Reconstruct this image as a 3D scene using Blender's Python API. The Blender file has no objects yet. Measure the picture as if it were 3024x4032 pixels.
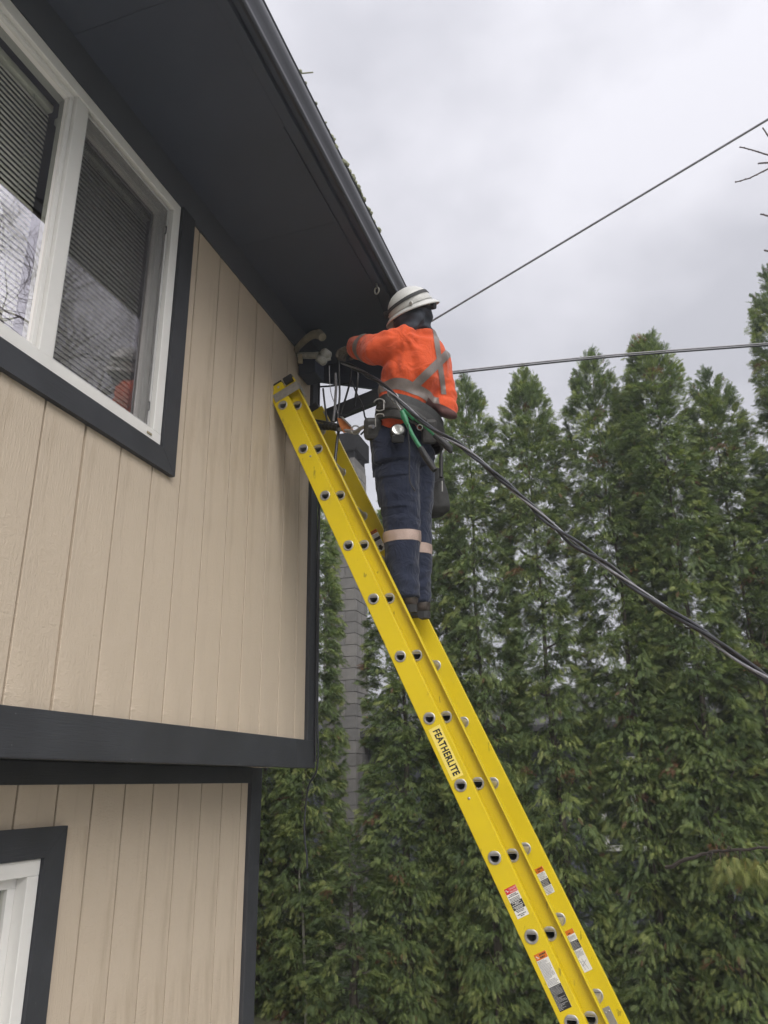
import bpy, bmesh, math, random
import numpy as np
from mathutils import Vector, Matrix, noise

random.seed(11)
rng = np.random.default_rng(11)
scene = bpy.context.scene
col = scene.collection

# ------------------------------------------------------------------ camera
CAM_POS = Vector((1.70718, 0.0, 1.6))
CF = Vector((-0.29038713, 0.89616396, 0.33550777)).normalized()
CR = Vector((0.94925705, 0.31403056, -0.01720032)).normalized()
CU = CR.cross(CF).normalized()
FPX = 3014.5
cam_data = bpy.data.cameras.new('camera')
cam_data.sensor_fit = 'HORIZONTAL'
cam_data.sensor_width = 36.0
cam_data.lens = FPX / 3024 * 36.0
cam_data.clip_start = 0.05
cam_data.clip_end = 2000
cam = bpy.data.objects.new('camera', cam_data)
col.objects.link(cam)
cam.matrix_world = Matrix(((CR.x, CU.x, -CF.x, CAM_POS.x), (CR.y, CU.y, -CF.y, CAM_POS.y),
                           (CR.z, CU.z, -CF.z, CAM_POS.z), (0, 0, 0, 1)))
scene.camera = cam

# ------------------------------------------------------------------ sky, sun, exposure
SUN_EL, SUN_AZ = math.radians(42), math.radians(142)   # azimuth from +Y towards +X
world = bpy.data.worlds.new('World')
scene.world = world
world.use_nodes = True
wt = world.node_tree
wt.nodes.clear()
def wn(t, **k):
    n = wt.nodes.new(t)
    for a, b in k.items():
        setattr(n, a, b)
    return n
w_out = wn('ShaderNodeOutputWorld')
w_bg = wn('ShaderNodeBackground')
w_bg.inputs['Strength'].default_value = 0.1
w_sky = wn('ShaderNodeTexSky', sky_type='NISHITA')
w_sky.sun_disc = False
w_sky.sun_elevation = SUN_EL
w_sky.sun_rotation = SUN_AZ
w_sky.air_density = 1.5
w_sky.dust_density = 3.0
w_tc = wn('ShaderNodeTexCoord')
w_sep = wn('ShaderNodeSeparateXYZ')
wt.links.new(w_tc.outputs['Generated'], w_sep.inputs[0])
w_map = wn('ShaderNodeMapping')
w_map.inputs['Scale'].default_value = (1.0, 1.0, 1.7)
w_map.inputs['Location'].default_value = (3.1, 0.4, 0.2)
wt.links.new(w_tc.outputs['Generated'], w_map.inputs[0])
w_n = wn('ShaderNodeTexNoise')
w_n.inputs['Scale'].default_value = 2.4
w_n.inputs['Detail'].default_value = 5.0
w_n.inputs['Roughness'].default_value = 0.52
wt.links.new(w_map.outputs[0], w_n.inputs['Vector'])
w_ramp = wn('ShaderNodeValToRGB')          # cloud deck: grey bellies to bright thin cloud
w_ramp.color_ramp.elements[0].position = 0.36
w_ramp.color_ramp.elements[0].color = (3.15, 3.13, 3.4, 1)
w_ramp.color_ramp.elements[1].position = 0.60
w_ramp.color_ramp.elements[1].color = (4.55, 4.49, 4.8, 1)
wt.links.new(w_n.outputs['Fac'], w_ramp.inputs[0])
w_el = wn('ShaderNodeMapRange')            # overcast sky: brighter overhead than at the horizon
w_el.inputs['From Min'].default_value = 0.0
w_el.inputs['From Max'].default_value = 1.0
w_el.inputs['To Min'].default_value = 0.64
w_el.inputs['To Max'].default_value = 1.18
wt.links.new(w_sep.outputs['Z'], w_el.inputs['Value'])
w_mul = wn('ShaderNodeVectorMath', operation='SCALE')
wt.links.new(w_ramp.outputs[0], w_mul.inputs[0])
wt.links.new(w_el.outputs[0], w_mul.inputs['Scale'])
w_mix = wn('ShaderNodeMixRGB')
w_mix.inputs[0].default_value = 0.93
wt.links.new(w_sky.outputs[0], w_mix.inputs[1])
wt.links.new(w_mul.outputs[0], w_mix.inputs[2])
wt.links.new(w_mix.outputs[0], w_bg.inputs['Color'])
wt.links.new(w_bg.outputs[0], w_out.inputs['Surface'])

sun_d = bpy.data.lights.new('sun', 'SUN')
sun_d.energy = 1.5
sun_d.angle = math.radians(50)
sun_d.color = (1.0, 0.97, 0.93)
sun = bpy.data.objects.new('sun', sun_d)
col.objects.link(sun)
sdir = Vector((math.sin(SUN_AZ) * math.cos(SUN_EL), math.cos(SUN_AZ) * math.cos(SUN_EL), math.sin(SUN_EL)))
sun.rotation_euler = sdir.to_track_quat('Z', 'Y').to_euler()
sun.location = (6, -6, 12)

scene.view_settings.view_transform = 'Standard'
scene.view_settings.look = 'None'
scene.view_settings.exposure = 1.12
scene.view_settings.gamma = 1.0
scene.view_settings.use_curve_mapping = False
scene.render.engine = 'CYCLES'
scene.cycles.max_bounces = 5
scene.cycles.diffuse_bounces = 2
scene.cycles.glossy_bounces = 3
scene.cycles.transparent_max_bounces = 8
scene.cycles.use_adaptive_sampling = True
scene.cycles.adaptive_threshold = 0.03
scene.cycles.use_denoising = True

# ------------------------------------------------------------------ materials
def srgb(r, g, b):
    def f(c):
        c /= 255.0
        return c / 12.92 if c <= 0.04045 else ((c + 0.055) / 1.055) ** 2.4
    return (f(r), f(g), f(b), 1.0)

class Mat:
    """small node helper: principled with noise-driven colour, roughness and bump"""
    def __init__(self, name):
        self.m = bpy.data.materials.new(name)
        self.m.use_nodes = True
        self.t = self.m.node_tree
        self.b = self.t.nodes['Principled BSDF']
        self.tc = self.t.nodes.new('ShaderNodeTexCoord')
    def n(self, t, **k):
        x = self.t.nodes.new(t)
        for a, b in k.items():
            setattr(x, a, b)
        return x
    def l(self, a, b):
        self.t.links.new(a, b)
    def noise(self, scale=(1, 1, 1), s=10, d=4, r=0.55, src='Object', dist=0.0):
        mp = self.n('ShaderNodeMapping')
        mp.inputs['Scale'].default_value = scale
        self.l(self.tc.outputs[src], mp.inputs[0])
        no = self.n('ShaderNodeTexNoise')
        no.inputs['Scale'].default_value = s
        no.inputs['Detail'].default_value = d
        no.inputs['Roughness'].default_value = r
        no.inputs['Distortion'].default_value = dist
        self.l(mp.outputs[0], no.inputs['Vector'])
        return no.outputs['Fac']
    def ramp(self, fac, stops):
        rp = self.n('ShaderNodeValToRGB')
        cr = rp.color_ramp
        while len(cr.elements) < len(stops):
            cr.elements.new(0.5)
        for e, (p, c) in zip(cr.elements, stops):
            e.position = p
            e.color = c
        self.l(fac, rp.inputs[0])
        return rp.outputs[0]
    def bump(self, fac, strength=0.3, dist=0.005, prev=None):
        b = self.n('ShaderNodeBump')
        b.inputs['Strength'].default_value = strength
        b.inputs['Distance'].default_value = dist
        self.l(fac, b.inputs['Height'])
        if prev is not None:
            self.l(prev, b.inputs['Normal'])
        return b.outputs[0]
    def math(self, op, a, b=None):
        x = self.n('ShaderNodeMath', operation=op)
        for i, v in enumerate((a, b)):
            if v is None:
                continue
            if isinstance(v, (int, float)):
                x.inputs[i].default_value = v
            else:
                self.l(v, x.inputs[i])
        return x.outputs[0]
    def mixc(self, fac, a, b, mode='MIX'):
        x = self.n('ShaderNodeMixRGB', blend_type=mode)
        for i, v in zip((0, 1, 2), (fac, a, b)):
            if isinstance(v, (int, float)):
                x.inputs[i].default_value = v
            elif isinstance(v, tuple):
                x.inputs[i].default_value = v
            else:
                self.l(v, x.inputs[i])
        return x.outputs[0]

def scale_c(c, k):
    return (min(1, c[0] * k), min(1, c[1] * k), min(1, c[2] * k), 1)

def simple(name, c, rough=0.5, metal=0.0, var=0.12, vs=25, bump=0.0, bs=60, spec=0.5, bdist=0.003, stretch=(1, 1, 1)):
    m = Mat(name)
    f = m.noise(stretch, vs, 5, 0.6)
    m.l(m.ramp(f, [(0.3, scale_c(c, 1 - var)), (0.7, scale_c(c, 1 + var))]), m.b.inputs['Base Color'])
    m.b.inputs['Roughness'].default_value = rough
    m.b.inputs['Metallic'].default_value = metal
    m.b.inputs['Specular IOR Level'].default_value = spec
    if bump:
        m.l(m.bump(m.noise(stretch, bs, 5, 0.6), bump, bdist), m.b.inputs['Normal'])
    return m.m

def siding_mat(name, c):
    m = Mat(name)
    big = m.noise((1, 1, 0.35), 2.2, 4, 0.6)
    fine = m.noise((1, 1, 0.3), 55, 4, 0.6)
    cc = m.ramp(big, [(0.3, scale_c(c, 0.92)), (0.7, scale_c(c, 1.06))])
    dirt = m.ramp(m.noise((1, 1, 0.12), 9, 6, 0.7), [(0.28, (0.72, 0.68, 0.62, 1)), (0.45, (1, 1, 1, 1))])
    cc = m.mixc(0.65, cc, dirt, 'MULTIPLY')
    m.l(cc, m.b.inputs['Base Color'])
    m.b.inputs['Roughness'].default_value = 0.62
    m.b.inputs['Specular IOR Level'].default_value = 0.3
    # pressed wood-grain relief: long grain, rough-sawn ripples across
    grain = m.noise((1, 9, 1.1), 14, 5, 0.65, dist=0.8)
    ripple = m.noise((1, 2.2, 5.5), 13, 3, 0.55, dist=1.2)
    patch = m.ramp(m.noise((1, 1, 0.5), 3.5, 3, 0.5), [(0.38, (0, 0, 0, 1)), (0.62, (1, 1, 1, 1))])
    h = m.mixc(patch, grain, ripple)
    nb = m.bump(h, 0.55, 0.008)
    nb = m.bump(fine, 0.22, 0.004, nb)
    m.l(nb, m.b.inputs['Normal'])
    return m.m

def trim_mat(name, c, axis):
    m = Mat(name)
    st = {'Y': (9, 0.5, 9), 'Z': (9, 9, 0.5)}[axis]
    big = m.noise((1, 1, 1), 4, 4, 0.6)
    cc = m.ramp(big, [(0.3, scale_c(c, 0.8)), (0.7, scale_c(c, 1.15))])
    flake = m.ramp(m.noise((1, 1, 1), 60, 2, 0.5), [(0.745, (0, 0, 0, 1)), (0.77, (1, 1, 1, 1))])
    cc = m.mixc(m.math('MULTIPLY', flake, 0.35), cc, (0.28, 0.28, 0.28, 1))
    m.l(cc, m.b.inputs['Base Color'])
    m.b.inputs['Roughness'].default_value = 0.55
    m.b.inputs['Specular IOR Level'].default_value = 0.35
    m.l(m.bump(m.noise(st, 22, 5, 0.65), 0.5, 0.004), m.b.inputs['Normal'])
    return m.m

BEIGE = (0.585, 0.492, 0.385, 1)
CHAR = (0.046, 0.049, 0.056, 1)
M = {}
M['siding'] = siding_mat('beige_siding_paint', BEIGE)
M['trim_y'] = trim_mat('charcoal_trim_horizontal', CHAR, 'Y')
M['trim_z'] = trim_mat('charcoal_trim_vertical', CHAR, 'Z')
M['soffit'] = simple('slate_soffit_paint', (0.052, 0.062, 0.088, 1), 0.5, var=0.10, vs=2.5, bump=0.15, bs=30)
M['frieze'] = simple('slate_frieze_paint', (0.056, 0.062, 0.076, 1), 0.5, var=0.1, vs=2.5)
M['gutter'] = simple('dark_gutter_metal', (0.048, 0.050, 0.060, 1), 0.35, 0.1, var=0.15, vs=5, bump=0.05, bs=12, stretch=(1, .3, 1))
M['vinyl'] = simple('white_vinyl', (0.80, 0.79, 0.76, 1), 0.35, var=0.04, vs=6)
M['vinyl_track'] = simple('grey_vinyl_track', (0.55, 0.55, 0.54, 1), 0.4, var=0.06)
M['blind'] = simple('blind_slat', (0.90, 0.90, 0.82, 1), 0.45, var=0.05)
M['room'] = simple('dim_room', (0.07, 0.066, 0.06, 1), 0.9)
M['roof'] = simple('asphalt_shingle', (0.06, 0.06, 0.062, 1), 0.9, var=0.4, vs=90, bump=0.4)
M['black_rubber'] = simple('black_rubber', (0.018, 0.018, 0.02, 1), 0.55, var=0.2)
M['cable_black'] = simple('black_cable_jacket', (0.022, 0.023, 0.027, 1), 0.32, var=0.2, vs=40)
M['cable_grey'] = simple('weathered_cable', (0.22, 0.22, 0.24, 1), 0.35, var=0.25, vs=60)
M['cable_slate'] = simple('dark_slate_cable', (0.035, 0.038, 0.046, 1), 0.42, var=0.25, vs=60)
M['alu'] = simple('dull_aluminium', (0.44, 0.43, 0.41, 1), 0.42, 0.75, var=0.18, vs=40, bump=0.1)
M['alu_bare'] = simple('stranded_aluminium', (0.60, 0.60, 0.62, 1), 0.35, 0.7, var=0.25, vs=120)
M['steel'] = simple('tool_steel', (0.45, 0.45, 0.45, 1), 0.35, 0.8, var=0.25, vs=70)
M['copper'] = simple('orange_rope_grab', (0.42, 0.14, 0.04, 1), 0.5, 0.2, var=0.3)
M['porcelain'] = simple('grey_porcelain', (0.33, 0.33, 0.30, 1), 0.35, var=0.25, vs=30)
M['tan'] = simple('painted_conduit', (0.20, 0.18, 0.135, 1), 0.6, var=0.25, vs=18)
M['ochre'] = simple('old_wood_block', (0.33, 0.28, 0.19, 1), 0.75, var=0.2)
M['green_paint'] = simple('green_enamel', (0.035, 0.22, 0.10, 1), 0.4, var=0.3, vs=50, bump=0.1)
M['leather'] = simple('worn_black_leather', (0.035, 0.034, 0.033, 1), 0.6, var=0.4, vs=35, bump=0.3, bs=90)
M['webbing'] = simple('grey_webbing', (0.034, 0.035, 0.036, 1), 0.7, var=0.2, vs=60, bump=0.3, bs=200)
M['canvas'] = simple('dark_canvas', (0.030, 0.030, 0.029, 1), 0.8, var=0.35, vs=25, bump=0.3, bs=120)
M['skin'] = simple('skin', (0.42, 0.25, 0.18, 1), 0.5, var=0.08)
M['glove'] = simple('work_glove', (0.15, 0.13, 0.11, 1), 0.75, var=0.35, vs=45, bump=0.3)
M['boot'] = simple('worn_boot_leather', (0.055, 0.043, 0.034, 1), 0.6, var=0.45, vs=30, bump=0.3, bs=80)
M['sole'] = simple('boot_sole', (0.02, 0.02, 0.02, 1), 0.7, var=0.3)
M['hardhat'] = simple('hard_hat_shell', (0.56, 0.56, 0.54, 1), 0.32, var=0.07, vs=14, bump=0.03)
M['hood'] = simple('navy_hood_cloth', (0.050, 0.057, 0.074, 1), 0.85, var=0.25, vs=30, bump=0.4, bs=40, bdist=0.008)
M['lens'] = simple('flashlight_lens', (0.7, 0.7, 0.68, 1), 0.15, 0.6, var=0.3, vs=160)
M['bark'] = simple('grey_bark', (0.10, 0.085, 0.07, 1), 0.9, var=0.4, vs=30, bump=0.6, stretch=(1, 1, 0.25))
M['dark_bark'] = simple('dark_wet_bark', (0.045, 0.035, 0.028, 1), 0.8, var=0.4, vs=40)
M['pale_bark'] = simple('pale_dead_stem', (0.42, 0.40, 0.35, 1), 0.85, var=0.25, vs=30, bump=0.4, stretch=(1, 1, 0.25))
M['twig'] = simple('bare_twig', (0.115, 0.095, 0.09, 1), 0.8, var=0.3)
M['moss'] = simple('pale_moss', (0.30, 0.31, 0.22, 1), 0.95, var=0.4, vs=60)
M['slate_wall'] = simple('slate_lap_siding', (0.085, 0.095, 0.115, 1), 0.65, var=0.12)
M['cap'] = simple('sooty_cap', (0.014, 0.014, 0.015, 1), 0.9, var=0.4, spec=0.05)
M['mortar'] = simple('mortar', (0.13, 0.125, 0.12, 1), 0.95, var=0.2)

def block_mat():
    m = Mat('concrete_block')
    f = m.noise((1, 1, 1), 3.0, 6, 0.65, src='Object')
    oi = m.n('ShaderNodeObjectInfo')
    base = m.ramp(f, [(0.3, (0.14, 0.136, 0.13, 1)), (0.7, (0.22, 0.213, 0.203, 1))])
    tone = m.ramp(oi.outputs['Random'], [(0.0, (0.8, 0.8, 0.8, 1)), (1.0, (1.08, 1.06, 1.03, 1))])
    m.l(m.mixc(1.0, base, tone, 'MULTIPLY'), m.b.inputs['Base Color'])
    m.b.inputs['Roughness'].default_value = 0.95
    m.l(m.bump(m.noise((1, 1, 1), 90, 4, 0.7), 0.4, 0.006), m.b.inputs['Normal'])
    return m.m
M['block'] = block_mat()

def fibreglass_mat():
    m = Mat('yellow_fibreglass')
    c = (0.70, 0.525, 0.008, 1)
    f = m.noise((1, 1, 1), 3, 5, 0.65)
    cc = m.ramp(f, [(0.3, scale_c(c, 0.92)), (0.72, scale_c(c, 1.04))])
    grime = m.ramp(m.noise((2, 2, 0.6), 7, 8, 0.75), [(0.58, (0, 0, 0, 1)), (0.80, (1, 1, 1, 1))])
    cc = m.mixc(m.math('MULTIPLY', grime, 0.5), cc, (0.36, 0.25, 0.05, 1))
    scuff = m.ramp(m.noise((1, 1, 0.4), 38, 3, 0.5), [(0.675, (0, 0, 0, 1)), (0.71, (1, 1, 1, 1))])
    cc = m.mixc(m.math('MULTIPLY', scuff, 0.5), cc, (0.10, 0.075, 0.02, 1))
    m.l(cc, m.b.inputs['Base Color'])
    m.b.inputs['Roughness'].default_value = 0.42
    # rain beads and glass weave
    bead = m.n('ShaderNodeTexVoronoi')
    bead.inputs['Scale'].default_value = 130
    m.l(m.tc.outputs['Object'], bead.inputs['Vector'])
    bd = m.ramp(bead.outputs['Distance'], [(0.0, (1, 1, 1, 1)), (0.33, (0, 0, 0, 1))])
    nb = m.bump(bd, 0.18, 0.002)
    nb = m.bump(m.noise((1, 1, 0.2), 120, 3, 0.6), 0.10, 0.002, nb)
    m.l(nb, m.b.inputs['Normal'])
    return m.m
M['yellow'] = fibreglass_mat()

def cloth_mat(name, c, dark, rough=0.85, dirt=0.35, crease=0.8):
    m = Mat(name)
    f = m.noise((1, 1, 1), 7, 5, 0.6)
    cc = m.ramp(f, [(0.3, scale_c(c, 0.90)), (0.7, scale_c(c, 1.08))])
    st = m.ramp(m.noise((1, 1, 1), 11, 6, 0.7), [(0.56, (0, 0, 0, 1)), (0.72, (1, 1, 1, 1))])
    cc = m.mixc(m.math('MULTIPLY', st, dirt), cc, dark)
    m.l(cc, m.b.inputs['Base Color'])
    m.b.inputs['Roughness'].default_value = rough
    m.b.inputs['Specular IOR Level'].default_value = 0.2
    m.b.inputs['Sheen Weight'].default_value = 0.15
    nb = m.bump(m.noise((1, 1, 1), 13, 3, 0.5, dist=1.4), crease, 0.035)
    nb = m.bump(m.noise((1, 1, 1), 300, 2, 0.5), 0.15, 0.001, nb)
    m.l(nb, m.b.inputs['Normal'])
    return m.m
M['orange'] = cloth_mat('high_visibility_orange', (0.66, 0.095, 0.030, 1), (0.40, 0.07, 0.03, 1), dirt=0.3, crease=0.4)
M['navy'] = cloth_mat('navy_work_trousers', (0.021, 0.027, 0.050, 1), (0.04, 0.043, 0.055, 1), crease=0.5)
M['tape'] = simple('silver_reflective_tape', (0.215, 0.18, 0.165, 1), 0.45, 0.1, var=0.12, vs=30, bump=0.25, bs=20)
M['elbow'] = simple('shaded_orange_cuff', (0.085, 0.035, 0.032, 1), 0.85, var=0.2)  # shaded orange cloth and dark cuff, put into one colour
M['tape_pink'] = simple('soiled_reflective_tape', (0.43, 0.32, 0.27, 1), 0.45, 0.1, var=0.1, vs=30)

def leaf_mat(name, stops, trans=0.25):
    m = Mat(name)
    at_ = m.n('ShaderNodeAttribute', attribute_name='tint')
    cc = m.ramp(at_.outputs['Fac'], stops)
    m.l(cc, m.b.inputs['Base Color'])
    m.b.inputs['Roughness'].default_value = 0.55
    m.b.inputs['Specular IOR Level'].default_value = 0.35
    tr = m.n('ShaderNodeBsdfTranslucent')
    m.l(m.mixc(1.0, cc, (1.1, 1.2, 0.7, 1), 'MULTIPLY'), tr.inputs['Color'])
    mx = m.n('ShaderNodeMixShader')
    mx.inputs[0].default_value = trans
    m.l(m.b.outputs[0], mx.inputs[1])
    m.l(tr.outputs[0], mx.inputs[2])
    m.l(mx.outputs[0], m.t.nodes['Material Output'].inputs['Surface'])
    return m.m
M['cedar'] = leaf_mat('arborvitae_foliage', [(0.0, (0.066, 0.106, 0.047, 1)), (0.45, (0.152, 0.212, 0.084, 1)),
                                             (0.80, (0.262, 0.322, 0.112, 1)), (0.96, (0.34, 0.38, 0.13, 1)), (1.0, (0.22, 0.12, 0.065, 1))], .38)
M['cedar_yellow'] = leaf_mat('yellowing_cedar', [(0.0, (0.12, 0.16, 0.05, 1)), (0.6, (0.28, 0.30, 0.09, 1)), (1.0, (0.26, 0.15, 0.06, 1))])

def glass_mat(name, refl, tint, screen=0.0):
    m = Mat(name)
    for x in list(m.t.nodes):
        if x.type == 'BSDF_PRINCIPLED':
            m.t.nodes.remove(x)
    g = m.n('ShaderNodeBsdfGlossy')
    g.inputs['Roughness'].default_value = 0.0
    g.inputs['Color'].default_value = tint
    t = m.n('ShaderNodeBsdfTransparent')
    t.inputs['Color'].default_value = (0.90, 0.92, 0.88, 1)
    g.inputs['Color'].default_value = (tint[0] * refl, tint[1] * refl, tint[2] * refl, 1)
    k = .82 - .30 * refl
    t.inputs['Color'].default_value = (k, k * 1.02, k * .97, 1)
    mx = m.n('ShaderNodeAddShader')
    m.l(t.outputs[0], mx.inputs[0])
    m.l(g.outputs[0], mx.inputs[1])
    nb = m.bump(m.noise((1, 1, 1), 1.7, 1, 0.4), 0.02, 0.02)
    m.l(nb, g.inputs['Normal'])
    m.l(mx.outputs[0], m.t.nodes['Material Output'].inputs['Surface'])
    return m.m
M['glass'] = glass_mat('coated_window_glass', 0.66, (1.0, 0.955, 1.0, 1))
M['glass_clear'] = glass_mat('plain_window_glass', 0.12, (1, 1, 1, 1))

def screen_mat():
    m = Mat('insect_screen_mesh')
    p = m.b
    p.inputs['Base Color'].default_value = (0.055, 0.055, 0.06, 1)
    p.inputs['Roughness'].default_value = 0.6
    t = m.n('ShaderNodeBsdfTransparent')
    mx = m.n('ShaderNodeMixShader')
    w1 = m.n('ShaderNodeTexWave', wave_type='BANDS', bands_direction='Y')
    w1.inputs['Scale'].default_value = 190
    w2 = m.n('ShaderNodeTexWave', wave_type='BANDS', bands_direction='Z')
    w2.inputs['Scale'].default_value = 190
    for w in (w1, w2):
        m.l(m.tc.outputs['Object'], w.inputs['Vector'])
    f = m.math('MAXIMUM', w1.outputs['Fac'], w2.outputs['Fac'])
    g = m.ramp(f, [(0.35, (0.12, 0.12, 0.12, 1)), (0.95, (0.72, 0.72, 0.72, 1))])
    m.l(g, mx.inputs[0])
    m.l(t.outputs[0], mx.inputs[1])
    m.l(p.outputs[0], mx.inputs[2])
    m.l(mx.outputs[0], m.t.nodes['Material Output'].inputs['Surface'])
    return m.m
M['screen'] = screen_mat()

def ground_mat():
    m = Mat('lawn_and_soil')
    f = m.noise((1, 1, 1), 0.5, 6, 0.6)
    g = m.noise((1, 1, 1), 30, 4, 0.7)
    a = m.ramp(g, [(0.3, (0.03, 0.05, 0.018, 1)), (0.7, (0.07, 0.10, 0.035, 1))])
    b = m.ramp(g, [(0.3, (0.06, 0.045, 0.03, 1)), (0.7, (0.12, 0.09, 0.06, 1))])
    k = m.ramp(f, [(0.45, (0, 0, 0, 1)), (0.6, (1, 1, 1, 1))])
    m.l(m.mixc(k, a, b), m.b.inputs['Base Color'])
    m.b.inputs['Roughness'].default_value = 0.95
    m.l(m.bump(g, 0.6, 0.03), m.b.inputs['Normal'])
    return m.m
M['ground'] = ground_mat()

# sticker colours
M['st_white'] = simple('sticker_white', (0.74, 0.73, 0.70, 1), 0.4, var=0.06)
M['st_black'] = simple('sticker_black', (0.02, 0.02, 0.02, 1), 0.4, var=0.2)
M['st_red'] = simple('sticker_red', (0.60, 0.025, 0.03, 1), 0.4, var=0.06)
M['st_orange'] = simple('sticker_orange', (0.62, 0.16, 0.012, 1), 0.4, var=0.08)
M['st_yellow'] = simple('sticker_pale_yellow', (0.86, 0.70, 0.16, 1), 0.4, var=0.06)
M['ink_grey'] = simple('sticker_grey_print', (0.30, 0.30, 0.30, 1), 0.5, var=0.1)

# ------------------------------------------------------------------ mesh helpers
ORG = {}
GROUND = -0.5
HAZE = 0.006

def V(*a):
    return Vector(a)

def at(px, py, Y):
    """point of the place at depth Y on the line of sight through photograph pixel (px, py)"""
    d = CF * FPX + CR * (px - 1512) - CU * (py - 2016)
    return CAM_POS + d * ((Y - CAM_POS.y) / d.y)

class MB:
    def __init__(self):
        self.v = []
        self.f = []
    def add(self, vs, fs):
        o = len(self.v)
        self.v += [tuple(p) for p in vs]
        self.f += [tuple(i + o for i in f) for f in fs]
        return self
    def box(self, a, b):
        (x0, y0, z0), (x1, y1, z1) = a, b
        vs = [(x0, y0, z0), (x1, y0, z0), (x1, y1, z0), (x0, y1, z0), (x0, y0, z1), (x1, y0, z1), (x1, y1, z1), (x0, y1, z1)]
        return self.add(vs, [(0, 3, 2, 1), (4, 5, 6, 7), (0, 1, 5, 4), (1, 2, 6, 5), (2, 3, 7, 6), (3, 0, 4, 7)])
    def prism(self, prof, e0, e1):
        """closed profile (list of Vectors) swept from offset e0 to e1"""
        n = len(prof)
        vs = [p + e0 for p in prof] + [p + e1 for p in prof]
        fs = [(i, (i + 1) % n, n + (i + 1) % n, n + i) for i in range(n)]
        fs += [tuple(range(n - 1, -1, -1)), tuple(range(n, 2 * n))]
        return self.add(vs, fs)
    def strip(self, prof, e0, e1):
        n = len(prof)
        vs = [p + e0 for p in prof] + [p + e1 for p in prof]
        return self.add(vs, [(i, i + 1, n + i + 1, n + i) for i in range(n - 1)])
    def obox(self, c, ax, hs):
        """box with centre c, unit axes ax (3) and half sizes hs"""
        vs = []
        for k in (-1, 1):
            for (i, j) in ((-1, -1), (1, -1), (1, 1), (-1, 1)):
                vs.append(c + ax[0] * hs[0] * i + ax[1] * hs[1] * j + ax[2] * hs[2] * k)
        return self.add(vs, [(0, 3, 2, 1), (4, 5, 6, 7), (0, 1, 5, 4), (1, 2, 6, 5), (2, 3, 7, 6), (3, 0, 4, 7)])
    def tube(self, pts, rad, n=8, cap=True, ref=None, flat=None):
        """tube along pts; rad number, list, or list of (ra, rb); ref = direction of ra"""
        pts = [Vector(p) for p in pts]
        m = len(pts)
        if not isinstance(rad, (list, tuple)):
            rad = [rad] * m
        vs = []
        prev = None
        for i, p in enumerate(pts):
            t = (pts[min(i + 1, m - 1)] - pts[max(i - 1, 0)]).normalized()
            if ref is not None:
                a = Vector(ref)
                a = (a - t * a.dot(t)).normalized()
            elif prev is None:
                a = t.orthogonal().normalized()
            else:
                a = (prev - t * prev.dot(t)).normalized()
            prev = a
            b = t.cross(a)
            r = rad[i]
            ra, rb = r if isinstance(r, (list, tuple)) else (r, r)
            for k in range(n):
                w = 2 * math.pi * k / n
                vs.append(p + a * (ra * math.cos(w)) + b * (rb * math.sin(w)))
        fs = []
        for i in range(m - 1):
            for k in range(n):
                fs.append((i * n + k, i * n + (k + 1) % n, (i + 1) * n + (k + 1) % n, (i + 1) * n + k))
        if cap:
            fs.append(tuple(range(n - 1, -1, -1)))
            fs.append(tuple((m - 1) * n + k for k in range(n)))
        return self.add(vs, fs)
    def ellipsoid(self, c, axs, rs, nu=16, nv=10, v0=0.0, v1=math.pi):
        vs, fs = [], []
        for j in range(nv + 1):
            w = v0 + (v1 - v0) * j / nv
            for i in range(nu):
                u = 2 * math.pi * i / nu
                vs.append(c + axs[0] * (rs[0] * math.sin(w) * math.cos(u)) + axs[1] * (rs[1] * math.sin(w) * math.sin(u)) + axs[2] * (rs[2] * math.cos(w)))
        for j in range(nv):
            for i in range(nu):
                fs.append((j * nu + i, (j + 1) * nu + i, (j + 1) * nu + (i + 1) % nu, j * nu + (i + 1) % nu))
        return self.add(vs, fs)
    def build(self, name, mat, parent=None, origin=None, smooth=False, bevel=0.0, recalc=False):
        vs = np.array(self.v, dtype=np.float64)
        if origin is None:
            lo, hi = vs.min(0), vs.max(0)
            origin = Vector(((lo[0] + hi[0]) / 2, (lo[1] + hi[1]) / 2, lo[2]))
        origin = Vector(origin)
        me = bpy.data.meshes.new(name)
        me.from_pydata([tuple(p) for p in (vs - np.array(origin))], [], self.f)
        if recalc or bevel:
            bm = bmesh.new()
            bm.from_mesh(me)
            bmesh.ops.remove_doubles(bm, verts=bm.verts, dist=1e-5)
            bmesh.ops.recalc_face_normals(bm, faces=bm.faces)
            if bevel:
                ed = [e for e in bm.edges if len(e.link_faces) == 2 and e.calc_face_angle(0) > 0.6]
                bmesh.ops.bevel(bm, geom=ed, offset=bevel, segments=2, affect='EDGES', profile=0.5)
            bm.to_mesh(me)
            bm.free()
        me.update()
        if smooth:
            me.polygons.foreach_set('use_smooth', [True] * len(me.polygons))
            try:
                me.set_sharp_from_angle(angle=math.radians(50))
            except Exception:
                pass
        if mat:
            me.materials.append(M[mat] if isinstance(mat, str) else mat)
        return link(name, me, origin, parent)

def link(name, me, origin, parent=None):
    o = bpy.data.objects.new(name, me)
    col.objects.link(o)
    ORG[o.name] = Vector(origin)
    if parent is not None:
        o.parent = parent
        o.location = Vector(origin) - ORG[parent.name]
    else:
        o.location = origin
    return o

def tag(o, label=None, cat=None, group=None, kind=None):
    for k, v in (('label', label), ('category', cat), ('group', group), ('kind', kind)):
        if v:
            o[k] = v
    return o

def empty(name, loc, parent=None):
    return link(name, None, Vector(loc), parent)

def share(src, name, origin, parent):
    return link(name, src.data, origin, parent)

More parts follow.
